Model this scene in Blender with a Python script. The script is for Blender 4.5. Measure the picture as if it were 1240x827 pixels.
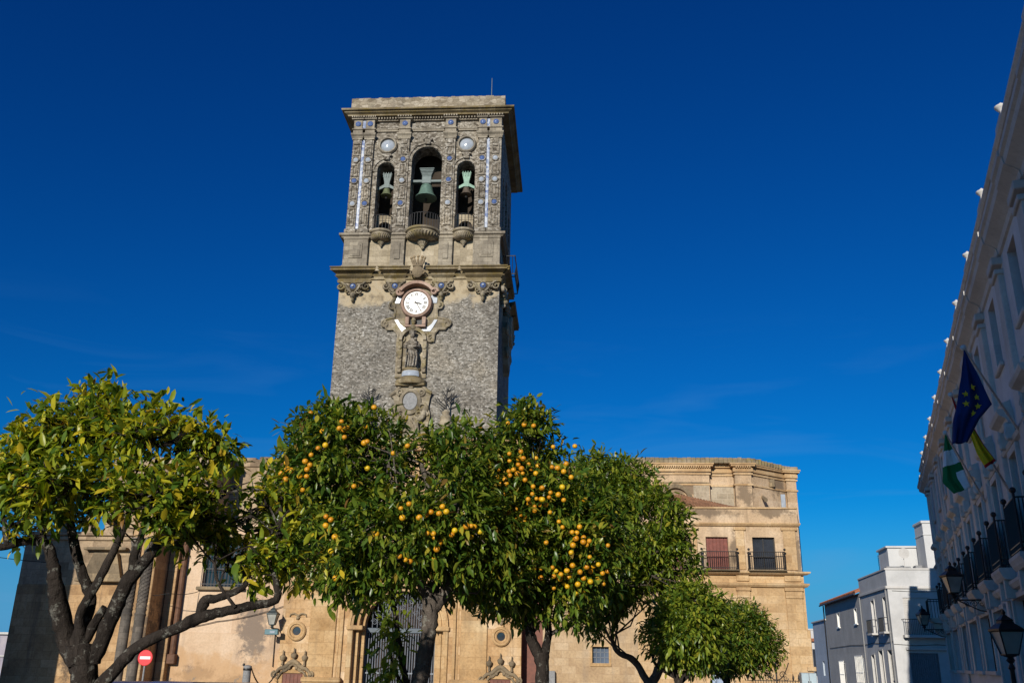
import bpy, bmesh, math, random
import numpy as np
from mathutils import Vector, Matrix
R = math.radians
random.seed(7)
for o in list(bpy.data.objects):
    bpy.data.objects.remove(o)
SC = bpy.context.scene
COL = SC.collection

# ------------------------------------------------------------------ camera
FPX, PW, PH = 1100.0, 1240.0, 827.0
PITCH = math.atan((801 - PH / 2) / FPX); YAW = R(-3.7); ROLL = R(1.0)
CAM = Vector((0, 0, 1.6))
FW = Vector((math.sin(YAW) * math.cos(PITCH), math.cos(YAW) * math.cos(PITCH), math.sin(PITCH)))
_r0 = Vector((math.cos(YAW), -math.sin(YAW), 0)); _u0 = _r0.cross(FW)
RT = _r0 * math.cos(ROLL) + _u0 * math.sin(ROLL)
UP = _u0 * math.cos(ROLL) - _r0 * math.sin(ROLL)
cam = bpy.data.cameras.new('camera'); cam.sensor_width = 36; cam.lens = 36 * FPX / PW
cam.clip_start = 0.05; cam.clip_end = 6000
camo = bpy.data.objects.new('camera', cam); COL.objects.link(camo)
camo.matrix_world = Matrix(((RT.x, UP.x, -FW.x, CAM.x), (RT.y, UP.y, -FW.y, CAM.y), (RT.z, UP.z, -FW.z, CAM.z), (0, 0, 0, 1)))
SC.camera = camo
SC.view_settings.view_transform = 'Standard'; SC.view_settings.look = 'None'
SC.view_settings.exposure = 0.0; SC.view_settings.gamma = 1.0

# ------------------------------------------------------------------ sun and sky
SUN_EL, SUN_AZ = R(18), R(15.0)            # azimuth measured left of straight behind the camera
SDIR = Vector((-math.sin(SUN_AZ) * math.cos(SUN_EL), -math.cos(SUN_AZ) * math.cos(SUN_EL), math.sin(SUN_EL)))
sl = bpy.data.lights.new('sun', 'SUN'); sl.energy = 5.0; sl.angle = R(0.5); sl.color = (1.0, 0.93, 0.82)
so = bpy.data.objects.new('sun', sl); COL.objects.link(so)
so.rotation_euler = SDIR.to_track_quat('Z', 'Y').to_euler(); so.location = (-20, -40, 40)
W = bpy.data.worlds.new('World'); SC.world = W; W.use_nodes = True
nt = W.node_tree; nt.nodes.clear()
out = nt.nodes.new('ShaderNodeOutputWorld'); bg = nt.nodes.new('ShaderNodeBackground')
sky = nt.nodes.new('ShaderNodeTexSky'); sky.sky_type = 'NISHITA'; sky.sun_disc = False
sky.sun_elevation = SUN_EL; sky.sun_rotation = math.pi + SUN_AZ
sky.air_density = 1.0; sky.dust_density = 0.3; sky.ozone_density = 3.0
SKY_STRENGTH = 0.05
srgb_ = nt.nodes.new('ShaderNodeSeparateColor'); crgb = nt.nodes.new('ShaderNodeCombineColor')
def chan(i, power, k):                       # polarised deep blue: each channel of the sky gets its own slope
    a = nt.nodes.new('ShaderNodeMath'); a.operation = 'POWER'; a.inputs[1].default_value = power
    b = nt.nodes.new('ShaderNodeMath'); b.operation = 'MULTIPLY'; b.inputs[1].default_value = k
    nt.links.new(srgb_.outputs[i], a.inputs[0]); nt.links.new(a.outputs[0], b.inputs[0]); nt.links.new(b.outputs[0], crgb.inputs[i])
chan(0, 1.45, 0.015); chan(1, 1.42, 0.46); chan(2, 1.20, 1.21)
hz = nt.nodes.new('ShaderNodeMapRange'); hz.interpolation_type = 'SMOOTHSTEP'
for i_, v_ in enumerate((0.02, 0.17, 0.85, 0.0)): hz.inputs[i_+1].default_value = v_
hm = nt.nodes.new('ShaderNodeMix'); hm.data_type = 'RGBA'; hm.inputs[7].default_value = (1.9, 6.4, 12.0, 1)
tc = nt.nodes.new('ShaderNodeTexCoord'); mp = nt.nodes.new('ShaderNodeMapping')
mp.inputs['Scale'].default_value = (2.0, 2.0, 11.0); mp.inputs['Rotation'].default_value = (0.16, 0.1, 0.4)
cn = nt.nodes.new('ShaderNodeTexNoise'); cn.inputs['Scale'].default_value = 2.2; cn.inputs['Detail'].default_value = 6; cn.inputs['Distortion'].default_value = 0.6
cr = nt.nodes.new('ShaderNodeValToRGB'); cr.color_ramp.elements[0].position = 0.52; cr.color_ramp.elements[1].position = 0.8
sep = nt.nodes.new('ShaderNodeSeparateXYZ')
zr = nt.nodes.new('ShaderNodeMapRange'); zr.inputs[1].default_value = 0.06; zr.inputs[2].default_value = 0.36; zr.inputs[3].default_value = 0.36; zr.inputs[4].default_value = 0.0
mm = nt.nodes.new('ShaderNodeMath'); mm.operation = 'MULTIPLY'
cm = nt.nodes.new('ShaderNodeMix'); cm.data_type = 'RGBA'; cm.inputs[7].default_value = (2.6, 6.6, 12.0, 1)
L = nt.links.new
L(sky.outputs[0], srgb_.inputs[0]); L(crgb.outputs[0], hm.inputs[6]); L(hm.outputs[2], cm.inputs[6])
L(tc.outputs['Generated'], mp.inputs[0]); L(mp.outputs[0], cn.inputs[0]); L(cn.outputs[0], cr.inputs[0])
L(tc.outputs['Generated'], sep.inputs[0]); L(sep.outputs[2], hz.inputs[0]); L(hz.outputs[0], hm.inputs[0]); L(sep.outputs[2], zr.inputs[0]); L(cr.outputs[0], mm.inputs[0]); L(zr.outputs[0], mm.inputs[1])
L(mm.outputs[0], cm.inputs[0]); L(cm.outputs[2], bg.inputs[0]); bg.inputs[1].default_value = SKY_STRENGTH; L(bg.outputs[0], out.inputs[0])

# ------------------------------------------------------------------ geometry helpers
def at(px, py, Y):
    d = FW + RT * ((px - PW / 2) / FPX) + UP * ((PH / 2 - py) / FPX)
    return CAM + d * (Y / d.y)
def mpp(px, py, Y):
    return (at(px, py, Y) - CAM).dot(FW) / FPX

def church_frame(Yf):
    return lambda p: Vector((p[0], Yf - p[1], p[2]))
TH = R(17.15); SD = Vector((math.sin(TH), math.cos(TH), 0)); SN = Vector((-math.cos(TH), math.sin(TH), 0)); SDIST = 4.0
def street_frame(p):
    return SD * p[0] + SN * (p[1] - SDIST) + Vector((0, 0, p[2]))

class MB:
    def __init__(self, xf=None):
        self.v = []; self.f = []; self.mi = []; self.m = 0; self.xf = xf
    def add(self, vs, fs):
        n = len(self.v)
        for p in vs:
            self.v.append(self.xf(p) if self.xf else Vector(p))
        for f in fs:
            self.f.append([i + n for i in f]); self.mi.append(self.m)
    def box(self, x0, x1, y0, y1, z0, z1, bev=0.0):
        if x0 > x1: x0, x1 = x1, x0
        if y0 > y1: y0, y1 = y1, y0
        b = min(bev, (x1 - x0) * .3, (y1 - y0) * .3, (z1 - z0) * .3)
        if b <= 0:
            vs = [(x0,y0,z0),(x1,y0,z0),(x1,y1,z0),(x0,y1,z0),(x0,y0,z1),(x1,y0,z1),(x1,y1,z1),(x0,y1,z1)]
            self.add(vs, [(0,3,2,1),(4,5,6,7),(0,1,5,4),(1,2,6,5),(2,3,7,6),(3,0,4,7)])
        else:
            X, Y, Z = (x0, x1), (y0, y1), (z0, z1); vs = []; ix = {}
            for i in (0,1):
                for j in (0,1):
                    for k in (0,1):
                        sx, sy, sz = (1-2*i), (1-2*j), (1-2*k)
                        for a in range(3):
                            p = [X[i]+sx*b, Y[j]+sy*b, Z[k]+sz*b]; p[a] = (X[i],Y[j],Z[k])[a]
                            ix[(i,j,k,a)] = len(vs); vs.append(tuple(p))
            F = []
            for a in range(3):
                for s in (0,1):
                    o = [x for x in range(3) if x != a]; q = []
                    for c in ((0,0),(1,0),(1,1),(0,1)):
                        k = [0,0,0]; k[a] = s; k[o[0]] = c[0]; k[o[1]] = c[1]; q.append(ix[(*k, a)])
                    F.append(q)
            for a in range(3):
                o = [x for x in range(3) if x != a]
                for c in ((0,0),(0,1),(1,0),(1,1)):
                    k0 = [0,0,0]; k0[o[0]], k0[o[1]] = c; k1 = list(k0); k1[a] = 1
                    F.append([ix[(*k0,o[0])], ix[(*k1,o[0])], ix[(*k1,o[1])], ix[(*k0,o[1])]])
            for i in (0,1):
                for j in (0,1):
                    for k in (0,1):
                        F.append([ix[(i,j,k,0)], ix[(i,j,k,1)], ix[(i,j,k,2)]])
            self.add(vs, F)
    def prism(self, poly, y0, y1):                       # polygon in (x, z), extruded in y
        n = len(poly)
        vs = [(p[0], y0, p[1]) for p in poly] + [(p[0], y1, p[1]) for p in poly]
        fs = [list(range(n)), list(range(2*n-1, n-1, -1))] + [(i, (i+1) % n, n+(i+1) % n, n+i) for i in range(n)]
        self.add(vs, fs)
    def sweep(self, prof, x0, x1, m0=0.0, m1=0.0):       # profile (out, z) run along x, ends mitred by m*out
        n = len(prof)
        vs = [(x0 - m0*p[0], p[0], p[1]) for p in prof] + [(x1 + m1*p[0], p[0], p[1]) for p in prof]
        self.add(vs, [list(range(n)), list(range(2*n-1, n-1, -1))] + [(i, (i+1) % n, n+(i+1) % n, n+i) for i in range(n)])
    def tube(self, pts, rad, n=8, cap=True):
        pts = [Vector(p) for p in pts]
        if not hasattr(rad, '__len__'): rad = [rad] * len(pts)
        rings = []; ref = None
        for i, p in enumerate(pts):
            t = (pts[min(i+1, len(pts)-1)] - pts[max(i-1, 0)])
            if t.length < 1e-9: t = Vector((0,0,1))
            t.normalize()
            if ref is None:
                ref = t.orthogonal().normalized()
            else:
                ref = (ref - t * ref.dot(t))
                ref = ref.normalized() if ref.length > 1e-6 else t.orthogonal().normalized()
            b = t.cross(ref)
            rings.append([p + (ref * math.cos(2*math.pi*k/n) + b * math.sin(2*math.pi*k/n)) * rad[i] for k in range(n)])
        vs = [q for r_ in rings for q in r_]; fs = []
        for i in range(len(pts)-1):
            for k in range(n):
                fs.append((i*n+k, i*n+(k+1) % n, (i+1)*n+(k+1) % n, (i+1)*n+k))
        if cap:
            fs.append(list(range(n-1, -1, -1))); fs.append([(len(pts)-1)*n+k for k in range(n)])
        self.add(vs, fs)
    def lathe(self, prof, c, n=20, axis='z', a0=0.0, a1=2*math.pi, mod=None, sx=1.0, sy=1.0):
        full = abs(a1 - a0 - 2*math.pi) < 1e-6; m = n if full else n + 1
        vs = []
        for (r_, z) in prof:
            for k in range(m):
                a = a0 + (a1 - a0) * k / n
                q = r_ * (mod(a, z) if mod else 1.0)
                x, y = q * math.cos(a) * sx, q * math.sin(a) * sy
                if axis == 'z': vs.append((c[0]+x, c[1]+y, c[2]+z))
                elif axis == 'y': vs.append((c[0]+x, c[1]+z, c[2]+y))
                else: vs.append((c[0]+z, c[1]+x, c[2]+y))
        fs = []
        for i in range(len(prof)-1):
            for k in range(n):
                k2 = (k+1) % m if full else k+1
                fs.append((i*m+k, i*m+k2, (i+1)*m+k2, (i+1)*m+k))
        if prof[0][0] > 1e-6: fs.append(list(range(m-1, -1, -1)))
        if prof[-1][0] > 1e-6: fs.append([(len(prof)-1)*m+k for k in range(m)])
        self.add(vs, fs)
    def ball(self, c, r_, n=10, sx=1, sy=1, sz=1):
        k = max(5, n // 2 + 1)
        prof = [(max(1e-7, math.sin(math.pi*i/k)) * r_, -math.cos(math.pi*i/k) * r_ * sz) for i in range(k+1)]
        self.lathe(prof, c, n, 'z', sx=sx, sy=sy)
    def scroll(self, c, r_, w, turns=1.4, hand=1, start=0.0, n=14):    # volute lying in the x-z plane
        pts = []; k = int(n*turns)
        for i in range(k+1):
            a = start + hand * 2*math.pi*turns*i/k
            q = r_ * (1 - .82*i/k)
            pts.append((c[0]+q*math.cos(a), c[1], c[2]+q*math.sin(a)))
        self.tube(pts, [w*(1-.35*i/k) for i in range(k+1)], 6)
    def wall(self, u0, u1, z0, z1, holes, depth, back=None):
        """front sheet at out = 0 with rectangular (u0,u1,z0,z1) holes and reveals going in by depth"""
        us = sorted(set([u0, u1] + [h for q in holes for h in q[:2]])); zs = sorted(set([z0, z1] + [h for q in holes for h in q[2:4]]))
        for i in range(len(us)-1):
            a, b = us[i], us[i+1]; run = None
            for j in range(len(zs)-1):
                c, d = zs[j], zs[j+1]; mu, mz = (a+b)/2, (c+d)/2
                inside = any(q[0] < mu < q[1] and q[2] < mz < q[3] for q in holes)
                if not inside:
                    run = (run[0], d) if run else (c, d)
                if inside or j == len(zs)-2:
                    if run: self.add([(a,0,run[0]),(b,0,run[0]),(b,0,run[1]),(a,0,run[1])], [(0,1,2,3)])
                    run = None
        for q in holes:
            a, b, c, d = q[:4]; e = -depth
            self.add([(a,0,c),(b,0,c),(b,0,d),(a,0,d),(a,e,c),(b,e,c),(b,e,d),(a,e,d)], [(0,1,5,4),(1,2,6,5),(2,3,7,6),(3,0,4,7)])
        if back is not None:                       # body behind the front sheet
            e = -back
            self.add([(u0,0,z0),(u1,0,z0),(u1,0,z1),(u0,0,z1),(u0,e,z0),(u1,e,z0),(u1,e,z1),(u0,e,z1)],
                     [(4,5,6,7),(0,3,7,4),(1,2,6,5),(3,2,6,7)])
    def archwall(self, u0, u1, z0, z1, ops, depth, n=14):
        """front sheet with round-headed openings (centre, half width, bottom, springing)"""
        ops = sorted(ops); cur = u0
        Q = lambda a,b,c,d: self.add([(a,0,c),(b,0,c),(b,0,d),(a,0,d)], [(0,1,2,3)])
        for (c, h, zb, zs) in ops:
            Q(cur, c-h, z0, z1); cur = c+h
            if zb > z0: Q(c-h, c+h, z0, zb)
            P = [(c - h*math.cos(math.pi*i/n), zs + h*math.sin(math.pi*i/n)) for i in range(n+1)]
            for i in range(n):
                (a, za), (b, zc) = P[i], P[i+1]
                self.add([(a,0,za),(b,0,zc),(b,0,z1),(a,0,z1)], [(0,1,2,3)])
            loop = [(c-h, zb)] + P + [(c+h, zb)]; m = len(loop)
            self.add([(p[0],0,p[1]) for p in loop] + [(p[0],-depth,p[1]) for p in loop], [(i,(i+1) % m, m+(i+1) % m, m+i) for i in range(m)])
        Q(cur, u1, z0, z1)
    def archring(self, c, zs, r0, r1, y0, y1, n=18, a0=0, a1=math.pi):
        vs = []; 
        for i in range(n+1):
            a = a0 + (a1-a0)*i/n
            for (q, y) in ((r0,y0),(r1,y0),(r1,y1),(r0,y1)):
                vs.append((c + q*math.cos(a), y, zs + q*math.sin(a)))
        fs = [(i*4+k, i*4+(k+1) % 4, i*4+4+(k+1) % 4, i*4+4+k) for i in range(n) for k in range(4)]
        fs += [(0,1,2,3), tuple(n*4+k for k in (3,2,1,0))]
        self.add(vs, fs)
    def build(self, name, mats, parent=None, smooth=False, recalc=True):
        me = bpy.data.meshes.new(name)
        off = wloc(parent)
        me.from_pydata([tuple(v - off) for v in self.v], [], self.f)
        for m in (mats if isinstance(mats, (list, tuple)) else [mats]): me.materials.append(m)
        if any(self.mi): me.polygons.foreach_set('material_index', self.mi)
        if recalc:
            bm = bmesh.new(); bm.from_mesh(me); bmesh.ops.recalc_face_normals(bm, faces=bm.faces); bm.to_mesh(me); bm.free()
        if smooth:
            me.polygons.foreach_set('use_smooth', [True]*len(me.polygons))
            try: me.set_sharp_from_angle(angle=R(smooth if smooth is not True else 40))
            except Exception: pass
        me.update()
        o = bpy.data.objects.new(name, me); COL.objects.link(o)
        if parent: o.parent = parent
        return o

def wloc(o):
    v = Vector((0,0,0))
    while o is not None:
        v += o.location; o = o.parent
    return v
def tag(o, label, cat, group=None):
    o['label'] = label; o['category'] = cat
    if group: o['group'] = group
    return o
def thing(name, loc, label, cat, group=None):
    o = bpy.data.objects.new(name, None); COL.objects.link(o); o.location = Vector(loc); o.empty_display_size = .2
    return tag(o, label, cat, group)
def structure(o, kind='structure'):
    o['kind'] = kind; return o
def copy_tree(o, parent=None):
    c = o.copy(); COL.objects.link(c)
    if parent: c.parent = parent
    for ch in list(o.children): copy_tree(ch, c)
    return c

# ------------------------------------------------------------------ materials
def srgb(h):
    h = h.lstrip('#'); c = [int(h[i:i+2], 16)/255 for i in (0,2,4)]
    return tuple(x/12.92 if x <= .04045 else ((x+.055)/1.055)**2.4 for x in c) + (1,)
class Mat:
    def __init__(self, name, rough=.9, spec=.25):
        self.m = bpy.data.materials.new(name); self.m.use_nodes = True
        self.t = self.m.node_tree; self.b = self.t.nodes['Principled BSDF']
        self.b.inputs['Roughness'].default_value = rough; self.b.inputs['Specular IOR Level'].default_value = spec
        self.co = self.n('ShaderNodeTexCoord').outputs['Object']; self.h = None
    def n(self, t): return self.t.nodes.new(t)
    def l(self, a, b): self.t.links.new(a, b)
    def map(self, scale=(1,1,1), rot=(0,0,0)):
        m = self.n('ShaderNodeMapping'); m.inputs['Scale'].default_value = scale; m.inputs['Rotation'].default_value = rot
        self.l(self.co, m.inputs[0]); return m.outputs[0]
    def noise(self, scale, detail=5, rough=.6, vec=None, dist=0):
        n = self.n('ShaderNodeTexNoise'); n.inputs['Scale'].default_value = scale; n.inputs['Detail'].default_value = detail
        n.inputs['Roughness'].default_value = rough; n.inputs['Distortion'].default_value = dist
        self.l(vec or self.co, n.inputs[0]); return n.outputs[0]
    def voro(self, scale, vec=None, feature='F1', out='Color'):
        n = self.n('ShaderNodeTexVoronoi'); n.feature = feature; n.inputs['Scale'].default_value = scale
        self.l(vec or self.co, n.inputs['Vector']); return n.outputs[out]
    def ramp(self, fac, stops, const=False):
        n = self.n('ShaderNodeValToRGB'); e = n.color_ramp.elements
        while len(e) < len(stops): e.new(.5)
        for i, (p, c) in enumerate(stops):
            e[i].position = p; e[i].color = c if len(c) == 4 else (*c, 1)
        if const: n.color_ramp.interpolation = 'CONSTANT'
        self.l(fac, n.inputs[0]); return n.outputs[0]
    def mix(self, fac, a, b, mode='MIX'):
        n = self.n('ShaderNodeMix'); n.data_type = 'RGBA'; n.blend_type = mode
        for s, i in ((fac,0),(a,6),(b,7)):
            if isinstance(s, (int,float)): n.inputs[i].default_value = s
            elif isinstance(s, tuple): n.inputs[i].default_value = s if len(s) == 4 else (*s, 1)
            else: self.l(s, n.inputs[i])
        return n.outputs[2]
    def math(self, op, a, b=None):
        n = self.n('ShaderNodeMath'); n.operation = op
        for s, i in ((a,0),(b,1)):
            if s is None: continue
            if isinstance(s, (int,float)): n.inputs[i].default_value = s
            else: self.l(s, n.inputs[i])
        return n.outputs[0]
    def rng(self, v, a, b, c=0, d=1):
        n = self.n('ShaderNodeMapRange'); 
        for i, x in enumerate((a,b,c,d)): n.inputs[i+1].default_value = x
        self.l(v, n.inputs[0]); return n.outputs[0]
    def xyz(self):
        s = self.n('ShaderNodeSeparateXYZ'); self.l(self.co, s.inputs[0]); return s.outputs
    def col(self, c):
        if isinstance(c, tuple): self.b.inputs['Base Color'].default_value = c if len(c) == 4 else (*c,1)
        else: self.l(c, self.b.inputs['Base Color'])
    def bump(self, h, strength=.5, dist=.02):
        n = self.n('ShaderNodeBump'); n.inputs['Strength'].default_value = strength; n.inputs['Distance'].default_value = dist
        self.l(h, n.inputs['Height'])
        if self.h: self.l(self.h, n.inputs['Normal'])
        self.h = n.outputs[0]; self.l(self.h, self.b.inputs['Normal'])

def simple(name, c, rough=.6, spec=.4, metal=0.0, var=.25, scale=6, bump=.15):
    m = Mat(name, rough, spec); m.b.inputs['Metallic'].default_value = metal
    n = m.noise(scale, 6); c = tuple(c[:3])
    m.col(m.ramp(n, [(.25, tuple(x*(1-var) for x in c)), (.75, tuple(min(1, x*(1+var)) for x in c))]))
    if bump: m.bump(m.noise(scale*8, 4), bump, .01)
    return m.m
def glass_mat(name, c=(.03,.035,.045), rough=.08):
    m = Mat(name, rough, .6); n = m.noise(.8, 3)
    m.col(m.ramp(n, [(.3, tuple(x*.6 for x in c)), (.7, tuple(x*1.5 for x in c))])); m.bump(m.noise(2.5, 2), .05, .01)
    return m.m

def rubble_mat(name, cols, mortar, scale=3.6, top=None, green=None):
    m = Mat(name, .95, .15)
    v = m.map((1,1,1.5))
    c = m.voro(scale, v, 'F1', 'Color'); s = m.n('ShaderNodeSeparateColor'); m.l(c, s.inputs[0])
    base = m.ramp(s.outputs[0], [(i/(len(cols)-1), q) for i, q in enumerate(cols)])
    fine = m.noise(14, 6, .75); base = m.mix(.42, base, m.ramp(fine, [(.3, (.35,.34,.33)), (.5, (1,1,1)), (.7, (1.7,1.62,1.5))]), 'MULTIPLY')
    d = m.voro(scale, v, 'DISTANCE_TO_EDGE', 'Distance'); e = m.rng(d, .0, .10, .25, 1)
    base = m.mix(e, mortar, base)
    big = m.noise(.35, 5, .6); cs = m.noise(2.4, 5, .7, vec=m.map((.5,.5,4.2))); base = m.mix(.7, base, m.ramp(cs, [(.3, (.62,.61,.6)), (.5, (1,1,1)), (.7, (1.28,1.26,1.22))]), 'MULTIPLY')
    stk = m.noise(1.1, 6, .6, vec=m.map((1.3,1.3,.07))); base = m.mix(m.math('MULTIPLY', m.rng(stk, .55, .75), .45), base, (.09,.085,.075))
    base = m.mix(.75, base, m.ramp(big, [(.3, (.55,.53,.52)), (.55, (1,1,1)), (.75, (1.2,1.12,.98))]), 'MULTIPLY')
    if top is not None:                                   # smooth stone dressing above a ragged line
        z = m.xyz()[2]; zz = m.math('ADD', z, m.rng(m.noise(.55, 4), .3, .7, -1.1, 1.1))
        t = m.rng(zz, top, top+.5); oc = m.ramp(m.noise(2.2, 6), [(.3, (.2,.155,.1)), (.5, (.4,.325,.215)), (.75, (.36,.31,.23))])
        base = m.mix(t, base, oc)
    m.col(base); m.bump(d, .6, .05); m.bump(fine, .5, .03)
    return m.m

def block_mat(name, cols, joint, bw=.9, bh=.42, stain=(.12,.1,.08), stain_amt=.5, lichen=None, plane='xz', streak=.45, bumpk=.5, low=None, fine=.6, blots=()):
    m = Mat(name, .92, .15)
    x = m.xyz(); cb = m.n('ShaderNodeCombineXYZ')
    m.l(x[0] if plane != 'yz' else x[1], cb.inputs[0]); m.l(x[2], cb.inputs[1]); m.l(x[1], cb.inputs[2])
    br = m.n('ShaderNodeTexBrick'); m.l(cb.outputs[0], br.inputs['Vector'])
    br.inputs['Scale'].default_value = 1; br.inputs['Brick Width'].default_value = bw; br.inputs['Row Height'].default_value = bh
    br.inputs['Mortar Size'].default_value = .012; br.inputs['Mortar Smooth'].default_value = .4; br.inputs['Bias'].default_value = 0
    br.inputs['Color1'].default_value = (0,0,0,1); br.inputs['Color2'].default_value = (1,1,1,1); br.inputs['Mortar'].default_value = (.5,.5,.5,1)
    nz = m.noise(.7, 8, .62, dist=.4)
    vary = m.mix(.22, nz, br.outputs['Color'])
    base = m.ramp(vary, [(.28 + .44*i/(len(cols)-1), q) for i, q in enumerate(cols)])
    fn = m.noise(9, 8, .7)
    base = m.mix(fine, base, m.ramp(fn, [(.3, (.55,.52,.5)), (.5, (1,1,1)), (.72, (1.3,1.27,1.2))]), 'MULTIPLY')
    base = m.mix(m.math('MULTIPLY', br.outputs['Fac'], .6), base, joint)
    st = m.noise(.45, 8, .68, vec=m.map((1,1,.42)), dist=.5)
    base = m.mix(m.math('MULTIPLY', m.rng(st, .54, .72), stain_amt), base, stain)
    sk = m.noise(1.6, 7, .65, vec=m.map((1.6,1.6,.10)))
    base = m.mix(m.math('MULTIPLY', m.rng(sk, .54, .74), streak), base, tuple(q*1.25 for q in stain[:3]))
    for (bx, bz, rx, rz) in blots:                       # old damp blotches on the wall
        a = m.math('DIVIDE', m.math('SUBTRACT', x[0], bx), rx); b = m.math('DIVIDE', m.math('SUBTRACT', x[2], bz), rz)
        d = m.math('SQRT', m.math('ADD', m.math('MULTIPLY', a, a), m.math('MULTIPLY', b, b)))
        d = m.math('ADD', d, m.rng(m.noise(2.2, 8, .75), .3, .7, -.7, .7)); base = m.mix(m.math('MULTIPLY', m.rng(d, .55, 1.05, 1, 0), .85), base, stain)
    if lichen:
        base = m.mix(m.math('MULTIPLY', m.rng(m.noise(1.8, 8, .7), .5, .62), .8), base, lichen)
    if low:                                              # damp-patched render near the ground
        z = m.math('ADD', x[2], m.rng(m.noise(.8, 6, .6), .3, .7, -1.0, 1.0)); t = m.rng(z, low[0], low[0]+.7, 1, 0)
        base = m.mix(m.math('MULTIPLY', t, .65), base, low[1])
        t2 = m.rng(m.math('ADD', x[2], m.rng(m.noise(1.1, 5, .7), .35, .65, -.8, .8)), low[0]-1.1, low[0]-1.0, 1, 0)
        base = m.mix(m.math('MULTIPLY', t2, .85), base, (.23,.19,.15))
    m.col(base); m.bump(br.outputs['Fac'], -.25*bumpk, .03); m.bump(fn, .6*bumpk, .03); m.bump(nz, .5*bumpk, .08)
    return m.m

M = {}
M['shaft'] = rubble_mat('grey_rubble_masonry', [(.085,.078,.066), (.17,.157,.135), (.225,.208,.18), (.265,.247,.215), (.40,.38,.345)], (.15,.135,.112), 8.5, top=22.9)
M['tower_stone'] = block_mat('grey_tan_ashlar', [(.13,.112,.088), (.255,.222,.172), (.37,.325,.25)], (.11,.09,.07), .55, .28, (.08,.066,.052), .75)
M['carved'] = rubble_mat('carved_weathered_stone', [(.085,.072,.056), (.215,.19,.152), (.30,.27,.222), (.41,.38,.33)], (.12,.10,.078), 6.0)
M['cornice'] = block_mat('mossy_ochre_cornice', [(.10,.08,.045), (.23,.18,.105), (.36,.305,.21)], (.09,.07,.045), 1.1, .6, (.05,.04,.025), .7, lichen=(.17,.125,.04))
M['pale_stone'] = block_mat('pale_ochre_tower_stone', [(.19,.155,.105), (.34,.285,.20), (.46,.395,.29)], (.18,.145,.1), .8, .4, (.11,.095,.075), .75)
M['ornament'] = block_mat('weathered_ornament_stone', [(.085,.07,.05), (.25,.21,.15), (.43,.375,.28)], (.12,.1,.07), .5, .3, (.06,.05,.038), .7, lichen=(.2,.16,.07))
M['attic'] = rubble_mat('attic_rubble', [(.2,.165,.115), (.34,.29,.215), (.44,.385,.3), (.3,.26,.19)], (.22,.18,.13), 3.0)
M['ochre'] = block_mat('golden_sandstone', [(.30,.175,.085), (.44,.275,.135), (.53,.365,.205), (.61,.47,.32)], (.26,.15,.07), 1.0, .44, (.19,.125,.075), .6)
M['ochre_trim'] = block_mat('golden_trim_stone', [(.33,.2,.09), (.46,.3,.15), (.54,.4,.23)], (.25,.15,.07), 1.6, .6, (.15,.11,.07), .5)
M['dark_trim'] = block_mat('blackened_trim_stone', [(.12,.095,.065), (.22,.17,.11), (.38,.28,.16)], (.1,.08,.05), 1.0, .5, (.05,.045,.035), .75)
M['pink'] = block_mat('salmon_lime_render', [(.46,.31,.2), (.55,.40,.27), (.62,.47,.34)], (.48,.31,.2), 6, 4, (.17,.135,.11), .55, streak=.35, bumpk=.35, low=(2.3, (.45,.27,.13)), fine=.4, blots=((-4.75,4.1,.95,1.7),(-7.6,1.9,1.2,.5),(-5.6,1.6,.9,.4)))
M['nave'] = block_mat('patched_nave_stone', [(.14,.10,.065), (.27,.20,.13), (.4,.3,.195), (.3,.24,.17)], (.2,.14,.09), .8, .4, (.13,.1,.07), .75)
M['roughwall'] = block_mat('rough_side_wall', [(.3,.2,.115), (.43,.305,.18), (.5,.38,.25)], (.3,.2,.12), .75, .38, (.19,.155,.12), .85)
M['annex'] = block_mat('annex_golden_stone', [(.34,.21,.105), (.49,.335,.18), (.59,.445,.28)], (.36,.22,.10), .95, .42, (.23,.15,.085), .6, streak=.45)
M['annex_top'] = block_mat('annex_upper_render', [(.36,.25,.15), (.5,.365,.235), (.6,.465,.325)], (.4,.28,.17), 3.0, 1.5, (.17,.125,.085), .75, streak=.6, bumpk=.4, blots=((-2.9,13.4,1.0,.35),(.2,13.5,1.6,.35),(4.3,13.0,.7,.7),(-1.2,12.4,1.1,.45),(2.2,12.0,.5,.8),(-.5,10.6,1.8,.3),(3.0,10.7,1.2,.35),(.9,8.6,.3,.9),(4.1,8.4,.3,1.3)))
M['brickpatch'] = block_mat('exposed_block_patch', [(.22,.18,.13), (.34,.28,.2), (.42,.36,.27)], (.5,.42,.32), .62, .34, (.2,.16,.12), .4)
M['mossroof'] = block_mat('mossy_old_coping', [(.13,.11,.07), (.24,.19,.125), (.34,.28,.2)], (.12,.1,.07), .7, .3, (.07,.06,.045), .6, lichen=(.26,.2,.08))
M['ceramic'] = simple('white_glazed_ceramic', (.32,.35,.39), .12, .6, var=.22, scale=5, bump=.08)
M['ceramic_blue'] = simple('blue_glazed_ceramic', (.08,.12,.26), .15, .6, var=.4, scale=9, bump=.08)
_m = Mat('blue_white_tile_strip', .15, .6); _c = _m.voro(6.5); _s = _m.n('ShaderNodeSeparateColor'); _m.l(_c, _s.inputs[0])
_m.col(_m.ramp(_s.outputs[0], [(0,(.08,.12,.28)),(.3,(.3,.34,.42)),(.6,(.5,.52,.56)),(1,(.16,.2,.32))])); M['strip'] = _m.m
M['copper'] = simple('green_bronze', (.13,.21,.165), .55, .4, .35, .35, 5)
M['copper_pale'] = simple('pale_verdigris_iron', (.125,.155,.15), .6, .4, .1, .25, 7)
M['iron'] = simple('black_wrought_iron', (.022,.021,.022), .5, .5, .4, .3, 10)
M['gate'] = simple('grey_painted_iron', (.15,.165,.19), .5, .4, .2, .3, 8)
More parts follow.
